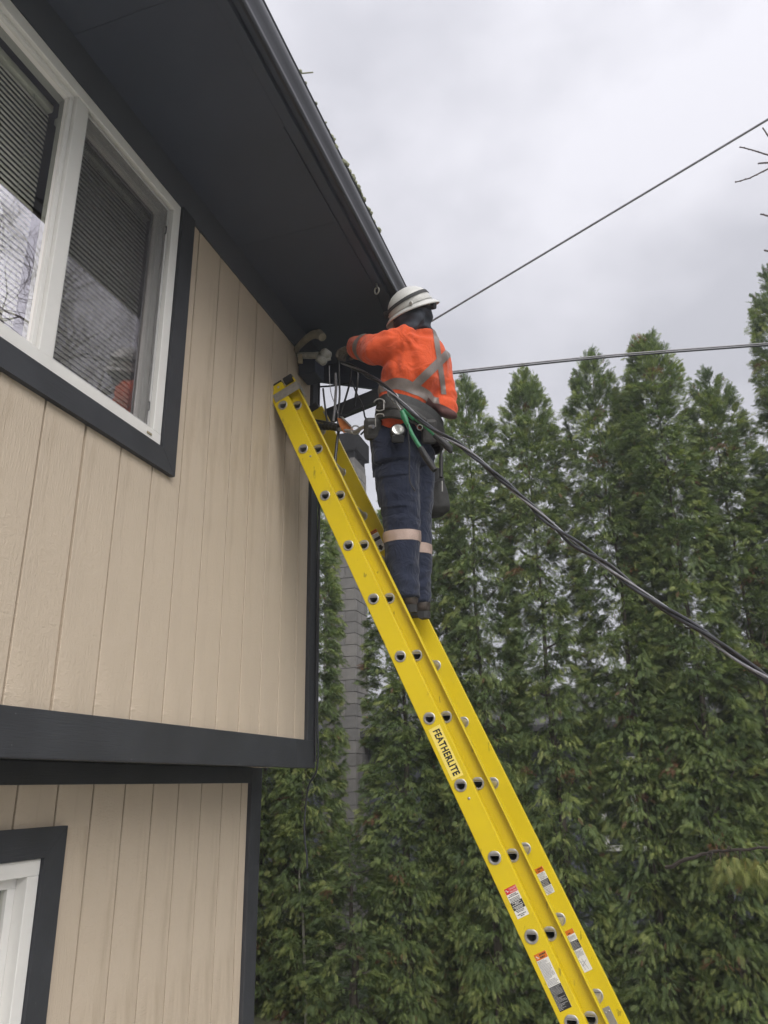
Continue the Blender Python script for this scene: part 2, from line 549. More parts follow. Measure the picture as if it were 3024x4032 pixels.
def bez(pts, n=8):
    """Catmull-Rom through pts"""
    pts = [Vector(p) for p in pts]
    P = [pts[0] * 2 - pts[1]] + pts + [pts[-1] * 2 - pts[-2]]
    out = []
    for i in range(1, len(P) - 2):
        for k in range(n):
            t = k / n
            a, b, c, d = P[i - 1], P[i], P[i + 1], P[i + 2]
            out.append(0.5 * ((2 * b) + (c - a) * t + (2 * a - 5 * b + 4 * c - d) * t * t + (3 * b - a - 3 * c + d) * t ** 3))
    out.append(pts[-1])
    return out

def text_mesh(body, size, mat, origin, xdir, ydir, parent, name='lettering', width=None, align='LEFT', bold=0.0, shear=0.0, space=1.0):
    cu = bpy.data.curves.new('txt', 'FONT')
    cu.body = body
    cu.size = size
    cu.align_x = align
    cu.offset = bold
    cu.shear = shear
    cu.resolution_u = 2
    cu.space_character = space
    cu.space_line = 0.95
    ob = bpy.data.objects.new('txt', cu)
    col.objects.link(ob)
    bpy.context.view_layer.update()
    dg = bpy.context.evaluated_depsgraph_get()
    me = bpy.data.meshes.new_from_object(ob.evaluated_get(dg))
    bpy.data.objects.remove(ob)
    bpy.data.curves.remove(cu)
    n = len(me.vertices)
    co = np.zeros(n * 3)
    me.vertices.foreach_get('co', co)
    co = co.reshape(-1, 3)
    k = 1.0
    if width:
        k = width / max(1e-6, co[:, 0].max() - co[:, 0].min())
    X, Y = np.array(xdir), np.array(ydir)
    co = co[:, :1] * k * X + co[:, 1:2] * Y
    me.vertices.foreach_set('co', co.ravel())
    me.materials.clear()
    me.materials.append(M[mat])
    me.update()
    me.name = name
    return link(name, me, Vector(origin), parent)

# ================================================================== SETTING
mb = MB()
N = 40
gs = [-155, -120, -60] + list(np.linspace(-30, 40, 36)) + [60, 120, 155]
vs = [(x, y, GROUND + (0.03 * noise.noise(Vector((x * .4, y * .4, 0))) if abs(x) < 41 and abs(y) < 41 else 0)) for y in gs for x in gs]
n = len(gs)
mb.add(vs, [(j * n + i, j * n + i + 1, (j + 1) * n + i + 1, (j + 1) * n + i) for j in range(n - 1) for i in range(n - 1)])
tag(mb.build('ground', 'ground', origin=(0, 0, GROUND), smooth=True), kind='structure')

gm = Mat('bounce_concrete')  # pale concrete for the added slab that throws light upwards
gf = gm.noise((1, 1, 1), 2.5, 6, 0.65)
gm.l(gm.ramp(gf, [(0.3, (0.38, 0.37, 0.35, 1)), (0.7, (0.52, 0.51, 0.48, 1))]), gm.b.inputs['Base Color'])
gm.b.inputs['Roughness'].default_value = 0.7
gm.l(gm.bump(gm.noise((1, 1, 1), 80, 4, 0.6), 0.3, 0.004), gm.b.inputs['Normal'])
M['concrete'] = gm.m
tag(MB().box((-.29, -4.0, GROUND - .1), (4.2, 5.6, GROUND + .06)).build('bounce_slab', 'concrete', bevel=.01), kind='structure')  # unseen slab, added to bounce light onto the soffit and lower wall

# ================================================================== HOUSE
SG, G0 = 0.1953, 1.7583         # groove spacing and one groove position of the sheet siding
Z_WT, Z_SOF, Z_SID = 4.06, 4.16, 1.827   # top of siding (frieze), soffit, lower edge of the upper siding
Y_END = 3.938                   # far end of the upper wall
Y_NEAR = -2.2
XL = -0.30                      # plane of the recessed lower wall
house = empty('house', (0, 1.5, GROUND))
tag(house, 'beige two-storey house with charcoal trim, deep dark eave and white windows', 'house')

JOINTS = [G0 + SG * k for k in (-11, -5, 1, 7)]
def board(parent, x, ya, yb, za, zb, mat='siding'):
    c = 0.0012
    j = lambda y: .0066 if x == 0 and min(abs(y - q) for q in JOINTS) < .01 else .0044     # wider gap where two sheets meet
    ya, yb = ya + j(ya), yb - j(yb)
    pr = [V(x - .022, ya, 0), V(x - .022, yb, 0), V(x - .0012, yb, 0), V(x, yb - c, 0), V(x, ya + c, 0), V(x - .0012, ya, 0)]
    return MB().prism(pr, V(0, 0, za), V(0, 0, zb)).build('siding_board', mat, parent)

# upper wall: a sheathing core behind, one board for each strip between grooves
WY0, WY1, WZ0 = 1.08, 2.367, 2.88        # opening of the upper window
core = MB()
core.box((-0.14, Y_NEAR, Z_SID - .13), (-0.0125, WY0, Z_SOF + .3))
core.box((-0.14, WY0, Z_SID - .13), (-0.0125, WY1, WZ0))
core.box((-0.14, WY1, Z_SID - .13), (-0.0125, Y_END - .03, Z_SOF + .3))
upper = core.build('upper_wall', 'siding', house)
k0 = int(math.floor((Y_NEAR - G0) / SG)) + 1
ys = [G0 + SG * k for k in range(k0, 12)]
ys = [Y_NEAR] + [y for y in ys if y < 3.80] + [3.846]
for a, b in zip(ys[:-1], ys[1:]):
    if a >= 2.45 or b <= 0.99:
        board(upper, 0, a, b, Z_SID - .02, Z_WT + .02)
    elif a < 2.45 < b:
        board(upper, 0, a, b, Z_SID - .02, 2.80)
        board(upper, 0, 2.44, b, 2.80, Z_WT + .02)
    else:
        board(upper, 0, a, b, Z_SID - .02, 2.80)
# the end wall round the corner
mb = MB()
mb.prism([V(-7.0, 0, Z_SID - .13), V(-.14, 0, Z_SID - .13), V(-.14, 0, 4.40), V(-3.5, 0, 5.45), V(-7.0, 0, 4.40)], V(0, Y_END - .14, 0), V(0, Y_END - .03, 0))
mb.build('end_wall', 'siding', house)
mb = MB()
mb.box((-7.0, Y_NEAR, Z_SID - .13), (-6.86, Y_END - .14, 4.3))
mb.box((-6.86, Y_NEAR, Z_SID - .13), (-.14, Y_NEAR + .1, 4.3))
mb.build('rear_wall', 'siding', house)

# lower wall
LG0 = on_l = 3.811 - 0.045
low = MB().box((XL - .14, Y_NEAR, GROUND - .2), (XL - .0125, 1.22, 1.69)).box((XL - .14, 1.22, 1.385), (XL - .0125, 2.328, 1.69)) \
    .box((XL - .14, 1.22, GROUND - .2), (XL - .0125, 2.328, 0.30)).box((XL - .14, 2.328, GROUND - .2), (XL - .0125, 3.90, 1.69)).build('lower_wall', 'siding', house)
lg = [3.7375 - 0.1935 * k for k in range(0, 31)][::-1]
lg = [y for y in lg if y > Y_NEAR] + [3.812]
for a, b in zip(lg[:-1], lg[1:]):
    if a >= 2.42 or b <= 1.13:
        board(low, XL, a, b, GROUND - .1, 1.64)
    elif a < 2.42 < b:
        board(low, XL, a, b, 1.475, 1.64)
        board(low, XL, 2.415, b, 0.2, 1.475)
        board(low, XL, a, b, GROUND - .1, 0.2)
    else:
        board(low, XL, a, b, 1.475, 1.64)
        board(low, XL, a, b, GROUND - .1, 0.2)
mb = MB().box((-7.0, 3.80, GROUND - .2), (XL - .14, 3.90, 1.69)).box((-7.0, Y_NEAR, GROUND - .2), (-6.86, 3.80, 1.69))
mb.build('foundation_wall', 'siding', house)

# trim
def trimb(name, a, b, mat, parent=house, bevel=0.003, label=None):
    o = MB().box(a, b).build(name, mat, parent, bevel=bevel)
    if label:
        o['label'] = label
    return o
trimb('corner_board', (-.02, 3.848, Z_SID), (.018, Y_END, Z_WT - .001), 'trim_z')
trimb('corner_board', (-.12, Y_END - .027, Z_SID), (-.0215, Y_END - .004, Z_SOF + .05), 'trim_z')
trimb('belly_band', (-.02, Y_NEAR, 1.688), (.021, 3.702, 1.8275), 'trim_y')
trimb('belly_band', (-.02, 3.7035, 1.688), (.020, Y_END + .004, 1.8275), 'trim_y')
trimb('overhang_soffit', (XL - .02, Y_NEAR, 1.700), (-.022, Y_END - .03, 1.72), 'trim_y')
trimb('frieze_board', (XL - .005, Y_NEAR, 1.620), (XL + .016, 3.815, 1.698), 'trim_y')
trimb('corner_board', (XL - .02, 3.814, GROUND - .1), (XL + .018, 3.932, 1.6965), 'trim_z')

# soffit, fascia, gutter
XE = 0.648
MB().prism([V(-.005, 0, Z_WT), V(.012, 0, Z_WT), V(.055, 0, Z_SOF - .0005), V(-.005, 0, Z_SOF - .0005)], V(0, Y_NEAR, 0), V(0, Y_END + .004, 0)).build('frieze_board', 'frieze', house)
sof = trimb('soffit', (-.008, Y_NEAR - .4, Z_SOF + .012), (XE, 4.02, Z_SOF + .03), 'soffit', bevel=0)
yy = 4.02
while yy > Y_NEAR - .3:
    y2 = max(yy - 1.22, Y_NEAR - .4)
    MB().box((-.006, y2 + .0006, Z_SOF), (XE - .002, yy - .0006, Z_SOF + .0115)).build('soffit_panel', 'soffit', sof)
    yy = y2
trimb('soffit_trim', (.600, Y_NEAR - .4, Z_SOF - .012), (XE - .002, 4.0, Z_SOF - .001), 'soffit', bevel=.003)
trimb('fascia', (XE + .002, Y_NEAR - .4, 4.17), (.673, 4.035, 4.33), 'soffit')
prof = [(.727, 4.020), (.739, 4.016), (.746, 4.022), (.747, 4.034), (.741, 4.046), (.742, 4.060), (.752, 4.085), (.760, 4.105), (.762, 4.128),
        (.757, 4.148), (.749, 4.160), (.748, 4.172), (.754, 4.178), (.752, 4.184), (.744, 4.184), (.744, 4.165)]
pr = [V(x - .052, 0, z + .14) for x, z in prof]
gut = MB().strip(pr, V(0, Y_NEAR - .45, 0), V(0, 4.06, 0)).build('gutter', 'gutter', house, smooth=True)
MB().prism([V(.6755, 0, 4.161)] + pr[1:14] + [V(.6755, 0, 4.322)], V(0, 4.0605, 0), V(0, 4.066, 0)).build('gutter_end_cap', 'gutter', house)
# rake board at the gable end, falling with the roof, and a brace under it
pr = [V(-.30, 0, 4.155), V(.40, 0, 3.925), V(.655, 0, 3.85), V(.655, 0, 4.16), V(-.30, 0, 4.40)]
MB().prism(pr, V(0, 4.04, 0), V(0, 4.065, 0)).build('rake_board', 'soffit', house)
pr = [V(-.02, 0, 3.722), V(.655, 0, 3.887), V(.655, 0, 3.98), V(-.02, 0, 3.816)]
MB().prism(pr, V(0, 3.99, 0), V(0, 4.037, 0)).build('eave_brace', 'trim_y', house, bevel=.004)
# roof
MB().prism([V(.683, 0, 4.332), V(-3.5, 0, 5.60), V(-7.7, 0, 4.332), V(-7.7, 0, 4.26), V(-3.5, 0, 5.52), V(.674, 0, 4.3305)],
           V(0, Y_NEAR - .4, 0), V(0, 4.07, 0)).build('roof', 'roof', house)
# moss and litter along the gutter lip
mb = MB()
for k in range(110):
    if k < 100:
        y = random.triangular(2.3, 3.15, 2.85)
    else:
        y = random.uniform(1.6, 3.2)
    r = random.uniform(.004, .013)
    c = V(.696 + random.uniform(-.012, .006), y, 4.326 + random.uniform(0, .012))
    if 2.5 < y < 2.62 or 1.9 < y < 2.05:
        c.z -= .02
    mb.ellipsoid(c, (V(1, 0, 0), V(0, 1, 0), V(0, 0, 1)), (r * random.uniform(.6, 1.4), r * random.uniform(.6, 1.6), r), 6, 4)
mb.tube([V(.696, 2.12, 4.325), V(.745, 2.14, 4.335)], .003, 5)
tag(mb.build('gutter_litter', 'moss', house), kind='stuff')

# ---- windows
def window(parent, x, y0, y1, z0, z1, mull, trim_sides, name='window', screen=True, glassm='glass'):
    """frame outer faces at y0..y1, z0..z1 on wall plane x; mull = (ya, yb) of the meeting stile"""
    w = empty(name, (x, (y0 + y1) / 2, z0), parent)
    fw, fx = 0.052, x + .010           # face width, face plane
    def fb(nm, a, b, mat='vinyl', bev=.003, p=w):
        return MB().box(a, b).build(nm, mat, p, bevel=bev)
    fb('frame_sill', (x - .085, y0, z0), (fx, y1, z0 + fw))
    fb('frame_head', (x - .085, y0, z1 - fw), (fx, y1, z1))
    fb('frame_jamb', (x - .085, y0, z0 + fw), (fx - .0005, y0 + fw, z1 - fw))
    fb('frame_jamb', (x - .085, y1 - fw, z0 + fw), (fx - .0005, y1, z1 - fw))
    fb('meeting_stile', (x - .075, mull[0], z0 + fw), (fx - .003, mull[1], z1 - fw))
    # fixed light on the near side: thin glazing bead
    def light(ya, yb, xg, bead, mat_bead):
        za, zb = z0 + fw, z1 - fw
        fb('sash_rail', (xg - .016, ya, za), (xg + .014, yb, za + bead), mat_bead, .002)
        fb('sash_rail', (xg - .016, ya, zb - bead), (xg + .014, yb, zb), mat_bead, .002)
        fb('sash_stile', (xg - .016, ya, za + bead), (xg + .013, ya + bead, zb - bead), mat_bead, .002)
        fb('sash_stile', (xg - .016, yb - bead, za + bead), (xg + .013, yb, zb - bead), mat_bead, .002)
        MB().add([(xg, ya + bead - .002, za + bead - .002), (xg, yb - bead + .002, za + bead - .002), (xg, yb - bead + .002, zb - bead + .002), (xg, ya + bead - .002, zb - bead + .002)], [(0, 1, 2, 3)]).build('pane', glassm, w)
    light(y0 + fw, mull[0], x - .022, .018, 'vinyl')
    light(mull[1], y1 - fw, x - .048, .034, 'vinyl')
    if screen:
        ya, yb, za, zb = mull[1] + .003, y1 - fw - .012, z0 + fw + .004, z1 - fw - .010
        fr = .010
        fb('screen_frame', (x - .012, ya, za), (x - .004, ya + fr, zb), 'vinyl_track', .001)
        fb('screen_frame', (x - .012, yb - fr, za), (x - .004, yb, zb), 'vinyl_track', .001)
        fb('screen_frame', (x - .012, ya + fr, za), (x - .004, yb - fr, za + fr), 'vinyl_track', .001)
        fb('screen_frame', (x - .012, ya + fr, zb - fr), (x - .004, yb - fr, zb), 'vinyl_track', .001)
        MB().add([(x - .008, ya + fr, za + fr), (x - .008, yb - fr, za + fr), (x - .008, yb - fr, zb - fr), (x - .008, ya + fr, zb - fr)],
                 [(0, 1, 2, 3)]).build('insect_screen', 'screen', w)
        for zc in (za + .07, zb - .14):
            MB().tube([V(x - .003, yb - .016, zc), V(x + .004, yb - .020, zc), V(x + .004, yb - .020, zc + .035), V(x - .003, yb - .016, zc + .035)], .0022, 5).build('pull_tab', 'black_rubber', w)
        MB().box((fx, y1 - fw - .042, z0 + .020), (fx + .004, y1 - fw - .012, z0 + .029)).build('weep_cover', 'ochre', w, bevel=.001)
    return w

win_up = window(house, 0.0, WY0, WY1, WZ0, Z_WT - .003, (1.690, 1.752), None)
win_lo = window(house, XL, 1.22, 2.328, 0.30, 1.385, (1.745, 1.805), None, screen=False, glassm='glass_clear')
# dark window casings (mitred boards)
def casing(parent, x, pts, t=.022, mat='trim_y'):
    MB().prism([V(x - .004, *p) for p in pts], V(0, 0, 0), V(t + .004, 0, 0)).build('casing', mat, parent, recalc=True)
g = .0008
casing(win_up, 0, [(.985, 2.787), (2.4655 - g, 2.787), (2.3695 - g, 2.8785), (1.078, 2.8785)])
casing(win_up, 0, [(2.4655, 2.787 + g), (2.4655, Z_WT - .001), (2.3695, Z_WT - .001), (2.3695, 2.8785 + g)], mat='trim_z')
casing(win_up, 0, [(.985, 2.787 + g), (1.078, 2.8785 + g), (1.078, Z_WT - .001), (.985, Z_WT - .001)], mat='trim_z')
casing(win_lo, XL, [(1.115, 1.483), (1.2185, 1.3865), (2.3295, 1.3865), (2.429 - g, 1.483)])
casing(win_lo, XL, [(2.429, 1.483 - g), (2.3295, 1.3865 - g), (2.3295, .2985), (2.429, .20)], mat='trim_z')
casing(win_lo, XL, [(1.115, 1.483 - g), (1.115, .20), (1.2185, .2985), (1.2185, 1.3865 - g)], mat='trim_z')
casing(win_lo, XL, [(1.115 + g, .20 - g), (2.429 - g, .20 - g), (2.3295, .2975), (1.2185, .2975)])
# rooms behind the glass
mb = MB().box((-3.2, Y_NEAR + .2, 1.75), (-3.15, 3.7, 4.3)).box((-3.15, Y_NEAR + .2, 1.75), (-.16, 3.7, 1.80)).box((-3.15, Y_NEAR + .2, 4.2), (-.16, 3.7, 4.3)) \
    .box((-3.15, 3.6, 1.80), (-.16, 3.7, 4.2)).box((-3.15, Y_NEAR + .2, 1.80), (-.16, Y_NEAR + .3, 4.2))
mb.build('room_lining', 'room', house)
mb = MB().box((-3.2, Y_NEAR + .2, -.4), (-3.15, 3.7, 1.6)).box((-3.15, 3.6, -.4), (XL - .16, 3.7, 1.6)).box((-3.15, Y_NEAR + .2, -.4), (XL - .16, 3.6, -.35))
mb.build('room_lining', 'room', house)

def blind(ya, yb, za, zb, x, label):
    b = empty('window_blind', (x, (ya + yb) / 2, za))
    tag(b, label, 'blind', 'blinds behind the upper window')
    MB().box((x - .02, ya, zb - .03), (x + .016, yb, zb)).build('head_rail', 'blind', b, bevel=.003)
    L = yb - ya - .01
    m0 = None
    nz = int((zb - za - .05) / .0215)
    for k in range(nz):
        z = zb - .045 - k * .0215
        if m0 is None:
            c, s = .0108 * math.cos(1.2), -.0108 * math.sin(1.2)
            m0 = MB().prism([V(x - c, 0, z - s), V(x + .002, 0, z + .0014), V(x + c, 0, z + s), V(x + c, 0, z + s - .0008), V(x + .003, 0, z - .0006), V(x - c, 0, z - s - .0008)],
                            V(0, ya + .005, 0), V(0, yb - .005, 0)).build('slat', 'blind', b, origin=(x, ya, z))
        else:
            share(m0, 'slat', (x, ya, z), b)
    MB().box((x - .012, ya, za), (x + .012, yb, za + .014)).build('bottom_rail', 'blind', b, bevel=.003)
    for y in (ya + .09, yb - .09):
        MB().tube([V(x + .013, y, zb - .03), V(x + .013, y, za + .01)], .0012, 4).build('cord', 'vinyl_track', b)
blind(1.14, 1.70, 2.94, 4.005, -.125, 'pale slatted blind behind left pane of upper window')
blind(1.745, 2.315, 2.94, 4.005, -.125, 'pale slatted blind behind right screened pane of upper window')

# ================================================================== LADDER
TH = 1.1460
LA = V(math.cos(TH), 0, -math.sin(TH))      # down the ladder
LN = V(math.sin(TH), 0, math.cos(TH))       # away from the wall, out of the rungs' plane
LP = V(0.06, 3.3476, 3.5368)                # uppermost rung hole, outer face of near rail
YF = LP.y
def LADD(a, nn, y):
    p = LP + LA * a + LN * nn
    p.y = y
    return p
A_END = (LP.z - GROUND - 0.075) / math.sin(TH) - .02
ladder = empty('extension_ladder', LADD(A_END, 0.03, 3.55))
tag(ladder, 'yellow fibreglass extension ladder leaning on the beige wall, worker standing on it', 'ladder')
YFAR = 3.778
Y_NF, Y_FF = YF + .0402, 3.735               # near and far webs of the fly section
D_R, D_FL = .0205, .0100                     # rung radius and height of its flat tread
def dshape(r, fl, n=20):
    """D outline in ladder coordinates (x right, z up in the world), flat side up"""
    out = []
    for k in range(n):
        w = 2 * math.pi * k / n
        x, z = r * math.cos(w), r * math.sin(w)
        z = min(z, r * fl / D_R)
        out.append((x, z))
    return out

def web(parent, y, n0, n1, a0, a1, holes, inward, mat='yellow', thick=.004, name='side_rail', flanges=None):
    """rail web with D holes; holes = list of (a, n) centres; one mesh with its two flanges"""
    mb = MB()
    nn = 20
    for yy in (y, y + inward * thick):
        cells = [a0] + [(holes[i][0] + holes[i + 1][0]) / 2 for i in range(len(holes) - 1)] + [a1]
        for (ha, hn), c0, c1 in zip(holes, cells[:-1], cells[1:]):
            inner, outer = [], []
            hc = LADD(ha, hn, yy)
            for (dx, dz) in dshape(D_R + .001, D_FL + .001, nn):
                p = hc + V(dx, 0, dz)
                inner.append(p)
                d = V(dx, 0, dz)
                # cast the ray from the hole centre to the cell's rectangle
                da, dn = d.dot(LA), d.dot(LN)
                ts = []
                if da > 1e-9: ts.append((c1 - ha) / da)
                if da < -1e-9: ts.append((c0 - ha) / da)
                if dn > 1e-9: ts.append((n1 - hn) / dn)
                if dn < -1e-9: ts.append((n0 - hn) / dn)
                outer.append(hc + d * min(ts))
            fs = [(i, (i + 1) % nn, nn + (i + 1) % nn, nn + i) for i in range(nn)]
            mb.add(inner + outer, fs)
            # cell corners
            cs = [LADD(c0, n0, yy), LADD(c0, n1, yy), LADD(c1, n1, yy), LADD(c1, n0, yy)]
            for c in cs:
                w = math.atan2((c - hc).z, (c - hc).x) % (2 * math.pi)
                # the pair of outer points round the corner
                angs = [math.atan2((o - hc).z, (o - hc).x) % (2 * math.pi) for o in outer]
                best = max(range(nn), key=lambda i: -((w - angs[i]) % (2 * math.pi)))
                mb.add([outer[best], c, outer[(best + 1) % nn]], [(0, 1, 2)])
    # flanges: rounded lips along both edges
    for (fn, y_a, y_b) in flanges:
        t = .0052
        p0 = LADD(a0, fn - t / 2, y_a)
        prf = [LADD(0, fn - t / 2, y_a), LADD(0, fn + t / 2, y_a), LADD(0, fn + t / 2, y_b), LADD(0, fn - t / 2, y_b)]
        prf = [LADD(0, fn - t / 2, y_a + .0012), LADD(0, fn - t / 4, y_a), LADD(0, fn + t / 4, y_a), LADD(0, fn + t / 2, y_a + .0012), LADD(0, fn + t / 2, y_b), LADD(0, fn - t / 2, y_b)]
        mb.prism(prf, LA * a0, LA * a1)
    return mb.build(name, mat, parent, recalc=False)

NR = 15
hb = [(i * .3048, 0.0) for i in range(NR) if i * .3048 < A_END - .1]
hf = [(.0219 + i * .3048, .0624) for i in range(NR) if i * .3048 < A_END - .5]
A_F = hf[-1][0] + .12
rail_nb = web(ladder, YF, -.040, .046, -.140, A_END, hb, 1, flanges=[(-.0405, YF + .0005, YF + .034), (.0465, YF + .0005, YF + .034)])
rail_fb = web(ladder, YFAR, -.040, .046, -.140, A_END, hb, -1, flanges=[(-.0405, YFAR - .034, YFAR - .0005), (.0465, YFAR - .034, YFAR - .0005)])
rail_nf = web(ladder, Y_NF, .012, .114, -.132, A_F, hf, 1, flanges=[(.0125, Y_NF - .002, Y_NF + .028), (.1145, Y_NF - .034, Y_NF + .004)])
rail_ff = web(ladder, Y_FF, .012, .127, -.132, A_F, hf, -1, flanges=[(.0125, Y_FF - .028, Y_FF + .002), (.1275, Y_FF - .003, Y_FF + .030)])

# rungs: hollow D tubes with flared collars at both ends
def rung_mesh(y0, y1, c):
    nn = 20
    out, inn = dshape(D_R, D_FL, nn), dshape(D_R - .0022, D_FL - .0020, nn)
    vs = []
    for sh in (out, inn):
        for y in (y0, y1):
            vs += [V(c.x + dx, y, c.z + dz) for dx, dz in sh]
    fs = []
    for k in range(nn):
        j = (k + 1) % nn
        fs += [(k, nn + k, nn + j, j), (2 * nn + k, 2 * nn + j, 3 * nn + j, 3 * nn + k), (k, j, 2 * nn + j, 2 * nn + k), (nn + k, 3 * nn + k, 3 * nn + j, nn + j)]
    return MB().add(vs, fs)
def collar_mesh(y, sgn, c):
    """flared ring standing off the rail on side sgn"""
    nn = 24
    rings = [(D_R + .0066, 0.0), (D_R + .0066, .0026), (D_R + .0040, .0044), (D_R + .0008, .0040), (D_R - .0008, .001), (D_R - .0014, -.012)]
    vs = []
    for i, (r, h) in enumerate(rings):
        k = min(1, i / 4)
        for q in range(nn):
            w = 2 * math.pi * q / nn
            dx, dz = r * math.cos(w), r * math.sin(w)
            lim = r * (1 - k) + k * r * (D_FL / D_R) + (1 - k) * 0
            lim = {0: r * .93, 1: r * .93, 2: r * .86, 3: r * .66, 4: r * .54, 5: r * .50}[i]
            vs.append(V(c.x + dx, y + sgn * h, c.z + min(dz, lim)))
    fs = [(i * nn + q, i * nn + (q + 1) % nn, (i + 1) * nn + (q + 1) % nn, (i + 1) * nn + q) for i in range(len(rings) - 1) for q in range(nn)]
    return MB().add(vs, fs)
for holes, ya, yb in ((hb, YF, YFAR), (hf, Y_NF, Y_FF)):
    first = None
    for (a, nn_) in holes:
        c = LADD(a, nn_, ya)
        if first is None:
            r0 = rung_mesh(ya - .001, yb + .001, c).build('rung', 'alu', ladder, origin=c)
            c0 = collar_mesh(ya, -1, c).build('collar', 'alu', r0, origin=c, smooth=True)
            c1 = collar_mesh(yb, 1, c).build('collar', 'alu', r0, origin=c, smooth=True)
            c2 = collar_mesh(yb - .004, -1, c).build('collar', 'alu', r0, origin=c, smooth=True)
            first = (r0, c0, c1, c2)
        else:
            r = share(first[0], 'rung', c, ladder)
            for q in first[1:]:
                share(q, 'collar', c, r)

AX = (LA, V(0, 1, 0), LN)
def lbox(name, a, y, nn, mat, parent=ladder, bevel=.001):
    """box in ladder coordinates: ranges along a, y and n"""
    c = LADD((a[0] + a[1]) / 2, (nn[0] + nn[1]) / 2, (y[0] + y[1]) / 2)
    return MB().obox(c, AX, ((a[1] - a[0]) / 2, (y[1] - y[0]) / 2, (nn[1] - nn[0]) / 2)).build(name, mat, parent, bevel=bevel)
# top guides that wrap the fly rails, end caps, plates, rivets
def rivet(a, nn, y, parent=ladder, r=.006, sgn=-1):
    c = LADD(a, nn, y)
    MB().ellipsoid(c, (V(1, 0, 0), V(0, 0, 1), V(0, sgn, 0)), (r, r, .003), 10, 4, 0, math.pi / 2).build('rivet', 'alu', parent, smooth=True)
for (yo, yi, s) in ((YF, Y_NF, -1), (YFAR, Y_FF, 1)):
    ysort = lambda p, q: (min(p, q), max(p, q))
    b1 = lbox('guide_bracket', (-.088, -.036), ysort(yo + s * .0008, yo + s * .0038), (-.028, .122), 'alu', bevel=.0008)
    lbox('bracket_lip', (-.088, -.036), ysort(yo + s * .0008, yi - s * .012), (.1222, .1262), 'alu', b1, bevel=.0008)
    lbox('bracket_lip', (-.080, .004), ysort(yi + s * .034, yi - s * .006), (.1264, .1296), 'alu', b1, bevel=.0008)
    for a_, n_ in ((-.076, -.016), (-.050, -.016), (-.076, .014), (-.050, .014)):
        rivet(a_, n_, yo + s * .0039, b1, .0042, s)
    lbox('end_cap', (-.152, -.1405), ysort(yo + s * .002, yo - s * .036), (-.046, .050), 'black_rubber', bevel=.004)
    lbox('end_cap', (-.170, -.128), ysort(yi + s * .022, yi - s * .016), (.055, .112), 'black_rubber', bevel=.006)
    rivet(-.118, -.018, yo, ladder, .0075, s)
    rivet(-.118, .020, yo, ladder, .0075, s)
    lbox('foot_pad', (A_END - .02, A_END + .012), ysort(yo + s * .004, yo - s * .040), (-.05, .055), 'black_rubber', bevel=.006)
rivet(.365, .018, YF, ladder, .006)
rivet(2.195, .008, YF, ladder, .006)
pl = lbox('rail_plate', (3.118, 3.30), (Y_FF - .0075, Y_FF - .0045), (.056, .090), 'alu', bevel=.0006)
for a_, n_ in ((3.135, .066), (3.135, .081), (3.20, .066), (3.20, .081), (3.262, .066), (3.262, .081)):
    rivet(a_, n_, Y_FF - .0076, pl, .0040)

# stickers: thin sheets with bands and printed lines
def sticker(label, a0, a1, n0, n1, y, bands, lines, name='sticker'):
    """bands: (a start, a end, material) as fractions; lines: (text, fraction a of baseline, n fraction, size, material, align, width fraction)"""
    e = .0006
    L = a1 - a0
    base = lbox(name, (a0, a1), (y - e, y - .0001), (n0, n1), bands[0][2], bevel=0)
    base['label'] = label
    for (f0, f1, mt) in bands[1:]:
        lbox('band', (a0 + L * f0, a0 + L * f1), (y - e - .0003, y - e - .00005), (n0 + .0004, n1 - .0004), mt, base, bevel=0)
    for (tx, fa, fn, sz, mt, al, wd) in lines:
        w = (n1 - n0)
        o = LADD(a0 + L * fa, n0 + w * fn, y - e - .0006)
        if al == 'CENTER' and wd:
            o = LADD(a0 + L * fa, n0 + w * (fn - wd / 2), y - e - .0006)
        text_mesh(tx, sz, mt, o, LN, -LA, base, width=w * wd if wd else None)
    return base

# brand plate: letters run down the rail
fs_ = lbox('sticker', (1.872, 2.102), (YF - .0007, YF - .0001), (-.026, .030), 'st_yellow', bevel=0)
fs_['label'] = 'pale yellow sticker reading FEATHERLITE'
text_mesh('FEATHERLITE', .043, 'st_black', LADD(1.884, -.010, YF - .0010), LA, LN, fs_, width=.206, bold=.0017, shear=.05, space=1.12)
text_mesh('________', .004, 'st_black', LADD(2.086, -.022, YF - .0010), LA, LN, fs_, width=.010)

def icon(parent, a, nn, y, mat='st_white'):
    """little falling-figure pictogram"""
    k = .0042
    mb = MB()
    for (a0, n0, a1, n1) in ((-1, -1, .6, .4), (.6, .4, 1.2, -.6), (.6, .4, 1.0, 1.2), (-1, -1, -.2, -1.4)):
        p, q = LADD(a + a0 * k, nn + n0 * k, y), LADD(a + a1 * k, nn + n1 * k, y)
        d = (q - p).normalized()
        s = d.cross(V(0, 1, 0)) * .0011
        mb.add([p - s, p + s, q + s, q - s], [(0, 1, 2, 3)])
    mb.build('pictogram', mat, parent)

